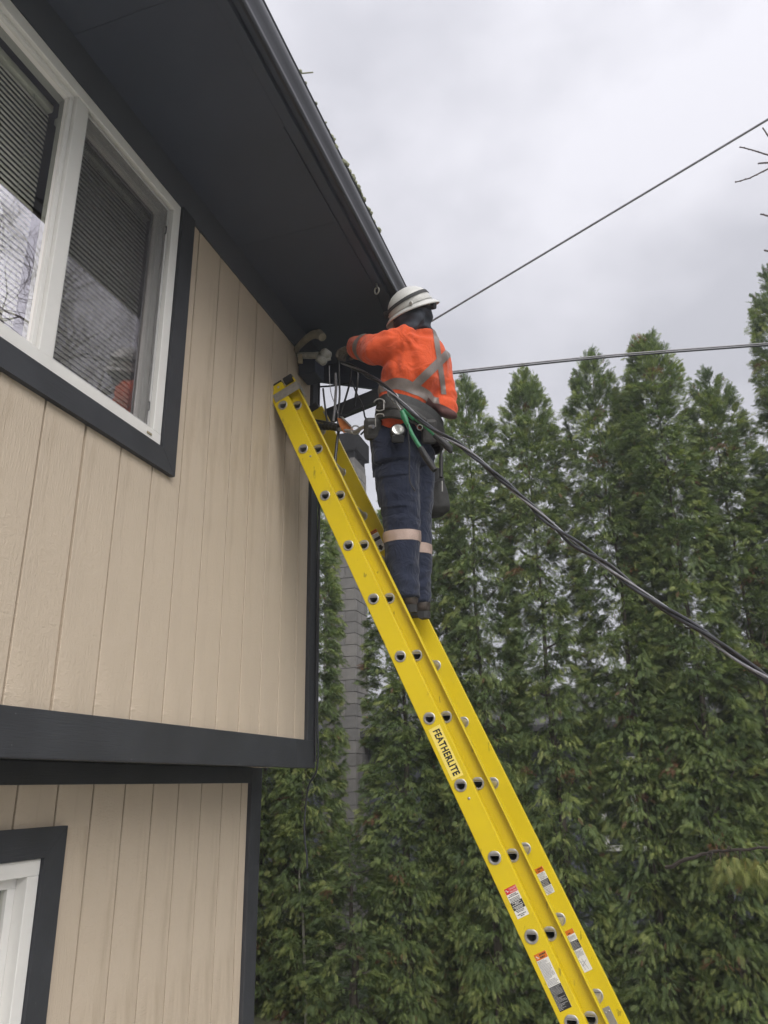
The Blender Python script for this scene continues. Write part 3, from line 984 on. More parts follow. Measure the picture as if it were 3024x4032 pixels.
C_ = 'CENTER'
def para(base, a0, L, n0, n1, y, f0, f1, nrow, mat, centre=False, left=.05, wmin=.35):
    """rows of print too small to read: dashes of ink"""
    mb = MB()
    w = n1 - n0
    h = L * (f1 - f0) / nrow
    for i in range(nrow):
        tot = random.choice((.92, .92, .9, .9, .62, .78, wmin)) - left
        s0 = (1 - tot) / 2 if centre else left
        ac = a0 + L * f0 + h * (i + .5)
        q = s0
        while q < s0 + tot - .02:
            e = min(q + random.uniform(.05, .16), s0 + tot)
            k = h * random.uniform(.24, .33)
            mb.add([LADD(ac - k, n0 + w * q, y), LADD(ac + k, n0 + w * q, y), LADD(ac + k, n0 + w * e, y), LADD(ac - k, n0 + w * e, y)], [(0, 1, 2, 3)])
            q = e + .028
    tag(mb.build('fine_print', mat, base), kind='stuff')
random.seed(5)
A = (2.557, .114, -.021, .030, YF - .0012)
s1 = sticker('white, red and black danger sticker', 2.557, 2.671, -.021, .030, YF,
             [(0, 1, 'st_white'), (0.0, .20, 'st_red'), (.47, .735, 'st_black')],
             [('DANGER', .09, .66, .0095, 'st_white', C_, .58), ('PELIGRO', .18, .66, .0095, 'st_white', C_, .58)])
para(s1, *A, .22, .31, 2, 'st_black', True)
para(s1, *A, .34, .46, 3, 'st_black', True)
para(s1, *A, .49, .60, 3, 'st_white', True)
para(s1, *A, .62, .72, 3, 'st_white', True)
para(s1, *A, .75, .83, 2, 'st_black', True)
para(s1, *A, .87, .97, 2, 'st_black', True)
icon(s1, 2.567, -.011, YF - .0013)
A = (2.803, .201, -.024, .026, YF - .0012)
s2 = sticker('long orange, white and black warning sticker', 2.803, 3.004, -.024, .026, YF,
             [(0, 1, 'st_white'), (0.0, .115, 'st_orange'), (.585, 1.0, 'st_black')], [])
para(s2, *A, .015, .105, 2, 'st_black', left=.40)
para(s2, *A, .125, .575, 21, 'ink_grey')
para(s2, *A, .595, .985, 19, 'ink_grey')
icon(s2, 2.815, -.013, YF - .0013)
YS = Y_FF - .0046
A = (2.552, .112, .052, .098, YS - .0012)
s3 = sticker('orange, white and black notice on the inner far rail', 2.552, 2.664, .052, .098, YS,
             [(0, 1, 'st_white'), (0.0, .19, 'st_orange'), (.46, .70, 'st_black')],
             [('THIS LADDER', .25, .5, .0065, 'st_black', C_, .62), ('SECTION IS NOT', .31, .5, .0065, 'st_black', C_, .78), ('DESIGNED', .37, .5, .0065, 'st_black', C_, .5), ('FOR SEPARATE USE', .43, .5, .0065, 'st_black', C_, .88),
              ('ESTA SECCION NO', .52, .5, .0065, 'st_white', C_, .8), ('ESTA DISENADA', .575, .5, .0065, 'st_white', C_, .74), ('PARA USARSE', .63, .5, .0065, 'st_white', C_, .66), ('POR SEPARADO', .685, .5, .0065, 'st_white', C_, .7),
              ('CETTE SECTION DE', .765, .5, .0065, 'st_black', C_, .84), ("L'ECHELLE N'EST", .82, .5, .0065, 'st_black', C_, .8), ('PAS PREVUE POUR', .875, .5, .0065, 'st_black', C_, .84), ('UNE UTILISATION', .93, .5, .0065, 'st_black', C_, .8), ('SEPAREE', .98, .5, .0065, 'st_black', C_, .42)])
para(s3, *A, .02, .17, 2, 'st_black', left=.35)
icon(s3, 2.562, .060, YS - .0013, 'st_black')
A = (2.815, .165, .052, .096, YS - .0012)
s4 = sticker('orange, black and white sticker with a ladder diagram', 2.815, 2.980, .052, .096, YS,
             [(0, 1, 'st_white'), (0.0, .115, 'st_orange'), (.27, .47, 'st_black')], [])
para(s4, *A, .015, .105, 2, 'st_black', left=.35)
para(s4, *A, .125, .265, 6, 'ink_grey')
para(s4, *A, .28, .465, 7, 'ink_grey')
para(s4, *A, .48, .66, 8, 'ink_grey')
mb = MB()
for (a0, n0, a1, n1) in ((2.93, .062, 2.972, .070), (2.93, .074, 2.972, .082), (2.955, .064, 2.940, .088), (2.94, .063, 2.942, .075), (2.953, .065, 2.955, .078)):
    p, q = LADD(a0, n0, YS - .0012), LADD(a1, n1, YS - .0012)
    s = (q - p).normalized().cross(V(0, 1, 0)) * .0008
    mb.add([p - s, p + s, q + s, q - s], [(0, 1, 2, 3)])
mb.build('diagram', 'ink_grey', s4)
# arrow sticker on the upper far rail, partly behind the rungs
s5 = sticker('orange and white sticker with black arrow on the upper far rail', .735, .865, .052, .098, YS,
             [(0, 1, 'st_white'), (0.0, .16, 'st_orange'), (.36, .50, 'st_black')],
             [])
A = (.735, .13, .052, .098, YS - .0012)
para(s5, *A, .03, .15, 2, 'st_black')
para(s5, *A, .17, .35, 4, 'ink_grey')
para(s5, *A, .51, .72, 5, 'ink_grey')
p = [LADD(.83, .066, YS - .0012), LADD(.83, .084, YS - .0012), LADD(.845, .084, YS - .0012), LADD(.845, .092, YS - .0012), LADD(.863, .075, YS - .0012), LADD(.845, .058, YS - .0012), LADD(.845, .066, YS - .0012)]
MB().add(p, [tuple(range(7))]).build('arrow', 'st_black', s5)

# ================================================================== NEIGHBOUR HOUSE AND CHIMNEY
nb = empty('neighbour_house', (1.0, 13.3, GROUND))
tag(nb, 'low slate-grey house glimpsed behind the hedge with tall grey concrete block chimney', 'house')
mb = MB().box((-7.5, 13.06, GROUND - .2), (7.5, 13.12, 2.55)).box((-7.5, 13.12, GROUND - .2), (-7.4, 18.0, 2.55)).box((7.4, 13.12, GROUND - .2), (7.5, 18.0, 2.55))
wall = mb.build('wall', 'slate_wall', nb)
first = None
for k in range(15):                                   # lap boards
    z = GROUND + k * .2
    pr = [V(0, 13.058, z), V(0, 13.036, z), V(0, 13.052, z + .205), V(0, 13.058, z + .205)]
    if first is None:
        first = MB().prism(pr, V(-2.2, 0, 0), V(7.5, 0, 0)).build('lap_board', 'slate_wall', wall, origin=(0, 13.05, z))
        f2 = MB().prism(pr, V(-7.5, 0, 0), V(-2.9, 0, 0)).build('lap_board', 'slate_wall', wall, origin=(0, 13.05, z))
    else:
        share(first, 'lap_board', (0, 13.05, z), wall)
        share(f2, 'lap_board', (0, 13.05, z), wall)
MB().prism([V(0, 12.6, 2.45), V(0, 16.0, 3.35), V(0, 18.4, 2.6), V(0, 18.4, 2.5), V(0, 16.0, 3.25), V(0, 12.6, 2.36)], V(-7.8, 0, 0), V(7.8, 0, 0)).build('roof', 'roof', nb)
for x0 in (.9, 3.2):
    w = MB().box((x0, 13.00, .6), (x0 + .08, 13.034, 1.95)).box((x0 + .92, 13.00, .6), (x0 + 1.0, 13.034, 1.95)).box((x0 + .08, 13.00, .6), (x0 + .92, 13.034, .68)) \
        .box((x0 + .08, 13.00, 1.87), (x0 + .92, 13.034, 1.95)).box((x0 + .46, 13.005, .68), (x0 + .54, 13.034, 1.87)).build('window', 'vinyl', nb)
    MB().box((x0 + .08, 13.028, .68), (x0 + .92, 13.033, 1.87)).build('pane', 'glass_clear', w)
# chimney: mortar core with courses of concrete block on the faces
CX0, CX1, CY0, CY1, CZ1 = -3.47, -2.87, 12.4, 13.04, 7.42
CH = 0.1995
ch = MB().box((CX0 + .012, CY0 + .012, GROUND - .2), (CX1 - .012, CY1 - .012, CZ1 - .005)).build('chimney', 'mortar', nb)
L1, JT = CX1 - CX0, .010
bl = {}
def blk(key, a, b):
    o = Vector(a)
    if key not in bl:
        bl[key] = MB().box(a, b).build('block', 'block', ch, origin=o, bevel=.004)
    else:
        share(bl[key], 'block', o, ch)
nco = int((CZ1 - GROUND) / CH)
for k in range(nco):
    z0 = GROUND + k * CH + .005
    z1 = z0 + CH - JT
    t = .09
    if k % 2 == 0:
        fx = [(CX0, CX0 + .40), (CX0 + .41, CX1)]
        fy = [(CY0 + t + JT, CY0 + .30), (CY0 + .31, CY1)]
    else:
        fx = [(CX0, CX0 + .20), (CX0 + .21, CX1)]
        fy = [(CY0 + t + JT, CY0 + .46), (CY0 + .47, CY1)]
    for i, (a, b) in enumerate(fx):
        blk(('f', k % 2, i), (a, CY0, z0), (b, CY0 + t, z1))
    for i, (a, b) in enumerate(fy):
        blk(('s', k % 2, i), (CX1 - t, a, z0), (CX1, b, z1))
    blk(('w', 0, 0), (CX0, CY0 + t + JT, z0), (CX0 + t, CY1, z1))
# raised cap on corner piers, sky showing in the slot
for (x, y) in ((CX0 + .02, CY0 + .02), (CX1 - .20, CY0 + .02), (CX0 + .02, CY1 - .20), (CX1 - .20, CY1 - .20)):
    MB().box((x, y, CZ1), (x + .18, y + .18, CZ1 + .13)).build('cap_pier', 'cap', ch, bevel=.004)
MB().box((CX0 - .05, CY0 - .05, CZ1 + .131), (CX1 + .05, CY1 + .05, CZ1 + .50)).build('cap_slab', 'cap', ch, bevel=.01)

# ================================================================== HEDGE TREES
def spray_template():
    """flat fingered fan of scale leaves, unit length along x, lying in xy, tips drooping"""
    vs, fs = [], []
    def tri(a, b, c):
        o = len(vs)
        vs.extend([a, b, c])
        fs.append((o, o + 1, o + 2))
    def z(x, y):
        return -.28 * x * x - .25 * y * y
    def P(x, y):
        return (x, y, z(x, y))
    tri(P(0, -.030), P(1.0, 0), P(0, .030))
    for s in (-1, 1):
        for i, t in enumerate((.08, .23, .38, .53, .68)):
            L = (.56 - .42 * t) * (1.0 if i else .75)
            ang = math.radians(54 - 20 * t) * s
            ex, ey = t + L * math.cos(ang), L * math.sin(ang)
            w = .042
            tri(P(t - w, 0), P(ex, ey), P(t + w, 0))
            mx, my = t + .45 * L * math.cos(ang), .45 * L * math.sin(ang)
            a2 = ang - s * .85
            tri(P(mx - .032, my), P(mx + .40 * L * math.cos(a2), my + .40 * L * math.sin(a2)), P(mx + .032, my + .02 * s))
    return np.array(vs), np.array(fs)
SPV, SPF = spray_template()

def mesh_from_arrays(name, verts, tris, tint, mat):
    me = bpy.data.meshes.new(name)
    nv, nt = len(verts), len(tris)
    me.vertices.add(nv)
    me.vertices.foreach_set('co', verts.astype(np.float32).ravel())
    me.loops.add(nt * 3)
    me.loops.foreach_set('vertex_index', tris.astype(np.int32).ravel())
    me.polygons.add(nt)
    me.polygons.foreach_set('loop_start', np.arange(0, nt * 3, 3, dtype=np.int32))
    at_ = me.attributes.new('tint', 'FLOAT', 'POINT')
    at_.data.foreach_set('value', tint.astype(np.float32))
    me.update(calc_edges=True)
    me.validate()
    me.materials.append(M[mat])
    return me

def sprays(pos, dirs, size, roll, tint):
    """instances of the spray template as one triangle soup"""
    d = dirs / np.linalg.norm(dirs, axis=1, keepdims=True)
    up = np.tile(np.array([0, 0, 1.0]), (len(d), 1))
    side = np.cross(up, d)
    side /= np.linalg.norm(side, axis=1, keepdims=True) + 1e-9
    nrm = np.cross(d, side)
    c, s = np.cos(roll)[:, None], np.sin(roll)[:, None]
    s2 = side * c + nrm * s
    n2 = np.cross(d, s2)
    v = (SPV[None, :, 0:1] * d[:, None, :] + SPV[None, :, 1:2] * s2[:, None, :] + SPV[None, :, 2:3] * np.abs(1) * (np.array([0, 0, 1.0])[None, None, :] * .8 + n2[:, None, :] * .2))
    v = pos[:, None, :] + v * size[:, None, None]
    nv = SPV.shape[0]
    f = SPF[None] + (np.arange(len(pos)) * nv)[:, None, None]
    t = np.repeat(tint, nv)
    return v.reshape(-1, 3), f.reshape(-1, 3), t

CROWN_H = 6.6
def crown(seed, n_clump, per, H=CROWN_H, rk=1.0):
    r = np.random.default_rng(seed)
    prof_h = np.array([0, .05, .2, .45, .65, .76, .86, .92, .955, .985, 1.0])
    prof_r = np.array([.44, .50, .54, .55, .53, .49, .42, .33, .23, .10, .02]) * rk
    h = r.random(n_clump * 3)
    keep = r.random(n_clump * 3) < np.interp(h, prof_h, prof_r) / (.54 * rk) * np.interp(h, [0, .35, .48, .6, .7, 1], [1.05, 1.0, .92, .92, 1.05, 1.35])
    h = h[keep][:n_clump]
    m = len(h)
    th = r.random(m) * 2 * np.pi
    bul = 1 + .09 * np.sin(3 * th + 9 * h + seed) + .09 * np.sin(27 * h + 2 * th + seed * 2) + .05 * np.sin(61 * h + 5 * th)
    R = np.interp(h, prof_h, prof_r) * bul * np.where(r.random(m) < .74, 1 - .24 * r.random(m) ** 1.6, r.uniform(.10, .72, m))
    cz = h * H
    rad = np.stack([np.cos(th), np.sin(th), np.zeros(m)], 1)
    cpos = rad * R[:, None] + np.array([0, 0, 1.0]) * cz[:, None]
    lift = np.interp(h, [0, .7, .9, 1], [.10, .35, 1.0, 3.0]) + r.normal(0, .25, m)
    cdir = rad + np.array([0, 0, 1.0]) * lift[:, None] + r.normal(0, .3, (m, 3))
    cdir /= np.linalg.norm(cdir, axis=1, keepdims=True)
    ctint = np.clip(r.normal(.44, .21, m), 0, .9)
    clen = r.uniform(.15, .27, m)
    idx = np.repeat(np.arange(m), per)
    k = len(idx)
    f = r.random(k) ** .8
    tang = np.stack([-np.sin(th), np.cos(th), np.zeros(m)], 1)[idx]
    sp = r.normal(0, 1, k)
    flat = np.interp(h[idx], [0, .85, 1], [1, 1, .35])
    wide = .018 + .055 * f
    droop = -.10 * flat * f * f
    pos = cpos[idx] + cdir[idx] * ((f - .6) * clen[idx])[:, None] + tang * (sp * wide * flat)[:, None] + r.normal(0, .012, (k, 3))
    pos[:, 2] += droop * .5 - .03 * flat * np.abs(sp)
    dr = cdir[idx] + tang * (sp * .60 * flat)[:, None] + r.normal(0, .22, (k, 3))
    dr[:, 2] += droop * 5
    size = r.uniform(.050, .106, k)
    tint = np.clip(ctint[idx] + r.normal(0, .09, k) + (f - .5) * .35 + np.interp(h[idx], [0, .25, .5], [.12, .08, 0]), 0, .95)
    brown = r.random(m) < .012
    tint[brown[idx]] = 1.0
    tint[r.random(k) < .008] = 1.0
    return sprays(pos, dr, size, r.normal(0, .9, k), tint)

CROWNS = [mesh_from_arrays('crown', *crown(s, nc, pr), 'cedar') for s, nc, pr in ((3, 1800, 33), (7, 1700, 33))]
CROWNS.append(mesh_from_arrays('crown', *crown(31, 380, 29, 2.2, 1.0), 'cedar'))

def trunk_mesh(seed):
    r = random.Random(seed)
    mb = MB()
    pts, rad = [], []
    x = y = 0.0
    for k in range(14):
        t = k / 13
        x += r.uniform(-.02, .02)
        y += r.uniform(-.02, .02)
        pts.append(V(x, y, t * 6.2))
        rad.append(.045 * (1 - t) ** 1.3 + .004)
    mb.tube(pts, rad, 7)
    for k in range(26):
        t = r.uniform(.06, .85)
        i = int(t * 13)
        p = pts[i]
        w = r.uniform(0, 2 * math.pi)
        L = r.uniform(.22, .42) * (1 - .4 * t)
        q1 = p + V(math.cos(w), math.sin(w), .45) * L * .5
        q2 = p + V(math.cos(w), math.sin(w), .8) * L
        mb.tube([p, q1, q2], [.013, .009, .003], 4)
    me = bpy.data.meshes.new('trunk')
    me.from_pydata(mb.v, [], mb.f)
    me.materials.append(M['bark'])
    return me
TRUNKS = [trunk_mesh(s) for s in (1, 2, 3)]
def tree(x, y, ztop, wid, variant, rot, label):
    t = empty('arborvitae_tree', (x, y, GROUND))
    tag(t, label, 'tree', 'arborvitae trees of the hedge')
    s = (ztop - GROUND) / (CROWN_H if variant < 2 else 2.2)
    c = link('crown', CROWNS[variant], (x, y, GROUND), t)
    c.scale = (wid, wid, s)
    c.rotation_euler = (0, 0, rot)
    k = link('trunk', TRUNKS[variant % 3], (x, y, GROUND), t)
    k.scale = (1, 1, (ztop - GROUND) / CROWN_H)
    k.rotation_euler = (0, 0, rot)
    return t
HEDGE = [
    (-2.95, 7.95, 5.9, 0.81, 1, .4, 'arborvitae nearest the lower house corner, mostly hidden by the wall'),
    (-2.38, 8.10, 5.6, 0.74, 0, 2.0, 'arborvitae left of the block chimney beside the house corner'),
    (-1.79, 7.95, 5.2, 0.66, 1, 3.3, 'narrow arborvitae touching the left edge of the block chimney'),
    (-0.74, 8.10, 5.05, 0.70, 0, 1.2, 'short arborvitae just right of the block chimney behind the ladder'),
    (-1.26, 7.90, 1.25, 0.80, 2, 4.0, 'low bushy arborvitae at the foot of the block chimney'),
    (-0.28, 8.25, 5.3, 0.56, 1, 5.2, 'thin arborvitae behind the legs of the worker'),
    (0.16, 8.00, 6.24, 0.70, 1, 2.2, 'arborvitae rising right beside the orange elbow of the worker'),
    (0.84, 8.05, 6.20, 0.72, 0, 4.4, 'arborvitae with a slim pointed top, second to the right of the worker'),
    (1.60, 8.00, 6.26, 0.72, 1, 5.6, 'arborvitae with ragged tip under the level double cable, left of the tallest central one'),
    (1.95, 8.45, 6.0, 0.56, 0, .2, 'slim arborvitae tucked behind the middle pair'),
    (2.22, 7.90, 6.34, 0.77, 0, 1.0, 'tallest and broadest arborvitae in the middle of the hedge'),
    (2.80, 8.05, 5.78, 0.76, 1, 3.9, 'lower round-topped arborvitae right of the tallest central one'),
    (3.60, 7.95, 6.85, 0.76, 1, 2.7, 'tall arborvitae cut by the right edge of the photo'),
    (3.22, 8.50, 4.7, 0.72, 0, .7, 'short arborvitae filling the gap at the right end'),
    (4.35, 7.85, 6.8, 0.79, 0, 5.7, 'arborvitae beyond the right edge of the photo'),
]
for h in HEDGE:
    tree(*h)
# dead pale stem among the left trees, and a broken yellowing bough at the right
st = MB().tube(bez([at(1182, 3390, 7.75), at(1178, 3480, 7.78), at(1192, 3600, 7.75), at(1198, 3760, 7.72), at(1203, 3900, 7.70), at(1207, 4120, 7.7)], 3), [.007, .010, .008, .011, .013, .010, .012, .014, .013, .015, .016, .017, .016, .018, .019, .02], 6).build('dead_stem', 'pale_bark')
tag(st, 'pale dead stem standing in the hedge beside the lower house corner', 'stem')
bough = empty('broken_bough', at(2620, 3420, 7.2))
tag(bough, 'dark broken bough with yellowing cedar sprays at the right edge', 'branch')
bp = bez([at(2620, 3420, 7.2), at(2760, 3365, 7.1), at(2880, 3345, 7.0), at(3060, 3340, 6.9), at(3200, 3330, 6.9)], 5)
bp = [p + V(random.uniform(-1, 1), random.uniform(-1, 1), random.uniform(-1, 1)) * .009 for p in bp]
lm = MB().tube(bp, [.016 - .0005 * i for i in range(len(bp))], 6)
for i in range(6, len(bp)):
    for q in range(3):
        d = V(random.uniform(-.3, .6), random.uniform(-.5, .2), random.uniform(-.9, .3)) * random.uniform(.08, .2)
        lm.tube([bp[i], bp[i] + d * .5 + V(.01, 0, .01), bp[i] + d], [.005, .0035, .002], 4)
lm.build('limb', 'dark_bark', bough)
r = np.random.default_rng(4)
k = 220
px = r.uniform(2810, 3150, k)
py = 3370 + r.uniform(0, 110, k) * (r.random(k) ** .6) + (px - 2850) * .05
pos = np.array([at(a, b, 6.95 + c) for a, b, c in zip(px, py, r.normal(0, .07, k))])
dr = np.stack([r.normal(0, .5, k), r.normal(-.2, .4, k), -np.ones(k) * .7], 1)
v, f, t = sprays(pos, dr, r.uniform(.07, .13, k), r.normal(0, .9, k), np.clip(r.normal(.5, .2, k), 0, 1))
o = np.array(ORG[bough.name])
link('foliage', mesh_from_arrays('foliage', v - o, f, t, 'cedar_yellow'), Vector(o), bough)

# ================================================================== BARE TREE (right of the camera, seen in the panes)
bare = empty('bare_tree', (8.3, 8.8, GROUND))
tag(bare, 'leafless budding tree whose twigs reach in at the upper right edge', 'tree')
rb = random.Random(8)
trunk_mb, br_mb = MB(), MB()
def grow(p, d, L, r, lev):
    n = 4
    pts, rad = [p], [r]
    q = p.copy()
    for k in range(n):
        d = (d + V(rb.gauss(0, .13), rb.gauss(0, .13), rb.gauss(.04, .10))).normalized()
        q = q + d * (L / n)
        pts.append(q.copy())
        rad.append(max(.0042, r * (1 - .5 * (k + 1) / n)))
    (trunk_mb if lev == 0 else br_mb).tube(pts, rad, 7 if lev < 2 else (5 if lev < 3 else 3), cap=False)
    if lev >= 5:
        return
    nb_ = (8, 6, 5, 4, 3)[lev]
    for k in range(nb_):
        i = n if k == 0 else rb.randint(2 if lev == 0 else 1, n)
        ax = d.orthogonal().normalized()
        ax = Matrix.Rotation(rb.uniform(0, 2 * math.pi), 3, d) @ ax
        dd = (Matrix.Rotation(rb.uniform(.45, 1.0), 3, ax) @ d)
        dd.z += .15
        grow(pts[i], dd.normalized(), L * (rb.uniform(.19, .25) if lev == 0 else rb.uniform(.55, .75)), rad[i] * (.78 if k == 0 else .62), lev + 1)
grow(V(8.3, 8.8, GROUND), V(0, .0, 1), 11.6, .24, 0)
for k, (hx, hy, hz) in enumerate(((3.7, 5.4, 6.3), (4.0, 6.2, 6.6), (3.9, 4.7, 5.9))):
    pass
trunk_mb.build('trunk', 'bark', bare, smooth=True)
br_mb.build('branches', 'twig', bare)
# the twigs that show in the frame
tw = MB()
for pl_ in (((3090, 625), (3024, 610), (2960, 590), (2912, 578)), ((3090, 640), (3010, 641), (2985, 643)), ((3110, 630), (3024, 665), (2950, 702), (2894, 718)),
            ((3100, 640), (3024, 535), (3003, 503)), ((3080, 860), (3024, 850), (2994, 842)), ((3090, 990), (3024, 988), (3010, 987))):
    pp = [at(a, b, 4.6) for a, b in pl_]
    tw.tube(pp, [.0065, .0055, .0045, .0040][:len(pp)], 5)
    for s in range(len(pp) - 1):
        for u in (.25, .6, .95):
            c = pp[s].lerp(pp[s + 1], u)
            tw.ellipsoid(c + V(0, 0, rb.choice((-1, 1)) * .004), (V(1, 0, 0), V(0, 1, 0), V(0, 0, 1)), (.006, .005, .005), 5, 3)
pp = [at(3090, 640, 4.6), V(3.8, 5.2, 5.6), V(8.25, 8.75, 5.2)]
tw.tube(pp, [.008, .014, .05], 5)
tw.tube([at(3080, 860, 4.6), V(3.6, 5.2, 4.8), V(8.25, 8.78, 4.6)], [.006, .012, .04], 5)
tw.tube([at(3090, 990, 4.6), V(3.6, 5.2, 4.8)], [.006, .01], 5)
tw.build('twig', 'twig', bare)

# ================================================================== PERSON ON THE LADDER
PF = V(-.93, .37, 0).normalized()           # facing the wall, turned a little away
PL = V(0, 0, 1).cross(PF)                   # the worker's left
UP = V(0, 0, 1)
def remesh(mb, voxel, name, smooth_it=4, wrinkle=None):
    me = bpy.data.meshes.new('tmp')
    me.from_pydata(mb.v, [], mb.f)
    ob = bpy.data.objects.new('tmp', me)
    col.objects.link(ob)
    md = ob.modifiers.new('r', 'REMESH')
    md.mode = 'VOXEL'
    md.voxel_size = voxel
    sm = ob.modifiers.new('s', 'SMOOTH')
    sm.iterations = smooth_it
    sm.factor = .5
    bpy.context.view_layer.update()
    dg = bpy.context.evaluated_depsgraph_get()
    out = bpy.data.meshes.new_from_object(ob.evaluated_get(dg))
    bpy.data.objects.remove(ob)
    bpy.data.meshes.remove(me)
    if wrinkle:
        nor = [v.normal.copy() for v in out.vertices]
        for v, n_ in zip(out.vertices, nor):
            v.co += n_ * wrinkle(v.co)
    out.update()
    out.name = name
    return out
def mesh_to_obj(me, name, mat, parent, origin):
    o = np.array(origin)
    co = np.zeros(len(me.vertices) * 3)
    me.vertices.foreach_get('co', co)
    me.vertices.foreach_set('co', (co.reshape(-1, 3) - o).ravel())
    me.polygons.foreach_set('use_smooth', [True] * len(me.polygons))
    me.materials.clear()
    me.materials.append(M[mat])
    me.update()
    return link(name, me, Vector(origin), parent)

# key points (pixels of the photograph placed at their depth)
HEAD = at(1622, 1228, 3.30)
NECK = at(1648, 1300, 3.33)
CHEST = at(1650, 1420, 3.39)
WAIST = at(1612, 1600, 3.43)
HIP = at(1575, 1760, 3.46)
SH_L = at(1580, 1352, 3.26)
EL_L = at(1492, 1380, 3.25)
WR_L = at(1400, 1368, 3.45)
SH_R = at(1722, 1425, 3.52)
EL_R = at(1752, 1612, 3.47)
WR_R = at(1640, 1575, 3.62)
HJ_L, KN_L, AN_L = at(1560, 1835, 3.44), at(1580, 2070, 3.46), at(1592, 2330, 3.485)
HJ_R, KN_R, AN_R = at(1632, 1850, 3.58), at(1632, 2090, 3.61), at(1638, 2352, 3.62)
person = empty('person', at(1600, 2380, 3.53))
tag(person, 'worker in orange shirt, navy trousers and white hard hat standing on the ladder', 'person')
PO = ORG[person.name]

# body (under the clothes): one continuous figure with a face
b = MB()
b.tube([HIP - UP * .08, HIP, WAIST, CHEST, NECK - UP * .03], [(.10, .14), (.11, .15), (.10, .135), (.11, .16), (.05, .07)], 14, ref=PF)
b.tube([NECK - UP * .06, NECK, HEAD - UP * .05], [.055, .052, .055], 12)
b.ellipsoid(HEAD - UP * .02 + PF * .01, (PF, PL, UP), (.098, .078, .118), 18, 14)
b.ellipsoid(HEAD - UP * .085 + PF * .045, (PF, PL, UP), (.055, .055, .05), 12, 8)       # jaw
b.ellipsoid(HEAD - UP * .035 + PF * .108, (PF, PL, UP), (.022, .013, .022), 8, 6)         # nose
b.ellipsoid(HEAD - UP * .078 + PF * .094, (PF, PL, UP), (.012, .024, .010), 8, 6)         # lips
for s in (-1, 1):
    b.ellipsoid(HEAD - UP * .03 + PL * s * .080, (PF, PL, UP), (.020, .010, .030), 8, 6)  # ears
    b.ellipsoid(HEAD - UP * .012 + PF * .092 + PL * s * .032, (PF, PL, UP), (.012, .022, .008), 8, 6)  # brow
b.tube([SH_L, EL_L, WR_L], [.05, .042, .032], 10)
b.tube([SH_R, EL_R, WR_R], [.05, .042, .032], 10)
b.tube([CHEST + UP * .05, SH_L], [.06, .05], 10)
b.tube([CHEST + UP * .07, SH_R], [.06, .05], 10)
for hj, kn, an in ((HJ_L, KN_L, AN_L), (HJ_R, KN_R, AN_R)):
    b.tube([HIP, hj, kn, an], [.09, .085, .058, .045], 12)
mesh_to_obj(remesh(b, .012, 'body', 4), 'body', 'skin', person, PO)

# shirt
def fold(p, s, seed, amp):
    q = Vector((p.x * s[0] + seed, p.y * s[1], p.z * s[2]))
    return amp * noise.noise(q)
def shirt_w(p):
    w = fold(p, (9, 9, 9), 1, .006) + fold(p, (22, 22, 16), 4, .0035)
    # creases that fan out from the left shoulder and along the sleeves
    d = (p - SH_L)
    a = math.atan2(d.z, d.dot(CR))
    rr = d.length
    if rr < .38:
        w += .0065 * math.sin(a * 9 + 14 * rr + 2.5 * noise.noise(p * 9)) * max(0, 1 - abs(rr - .17) / .17)
    # blousing above the belt
    t = (p - WAIST).z
    if -.02 < t < .18:
        w += .007 * math.sin(math.atan2((p - WAIST).dot(PL), (p - WAIST).dot(PF)) * 7 + 8 * t) * (1 - abs(t - .08) / .10)
    e = (p - EL_R).length
    if e < .22:
        w += .007 * math.sin((p.z - EL_R.z) * 85 + 3 * noise.noise(p * 10)) * (1 - e / .22)
    return w
sb = MB()
sb.tube([WAIST - UP * .03, WAIST + UP * .05, WAIST.lerp(CHEST, .6), CHEST + UP * .03, CHEST.lerp(NECK, .55), NECK - UP * .005],
        [(.130, .172), (.146, .182), (.158, .190), (.152, .185), (.118, .140), (.074, .080)], 24, ref=PF)
sb.tube([HIP - UP * .07, HIP + UP * .03, WAIST], [(.112, .156), (.124, .168), (.125, .172)], 24, ref=PF)      # shirt tail
sb.tube([CHEST.lerp(SH_L, .3) + UP * .025, SH_L, SH_L.lerp(EL_L, .5), EL_L, EL_L.lerp(WR_L, .55), WR_L], [.108, .096, .086, .080, .073, .060], 18)
sb.tube([CHEST.lerp(SH_R, .3) + UP * .01, SH_R, SH_R.lerp(EL_R, .5), EL_R + V(0, 0, -.01), EL_R.lerp(WR_R, .5), WR_R], [.098, .082, .074, .072, .060, .050], 18)
shirt_me = remesh(sb, .0095, 'shirt', 6, shirt_w)
shirt_v = [v.co.copy() for v in shirt_me.vertices]
shirt_keep = shirt_me.copy()
shirt = mesh_to_obj(shirt_me, 'shirt', 'orange', person, PO)

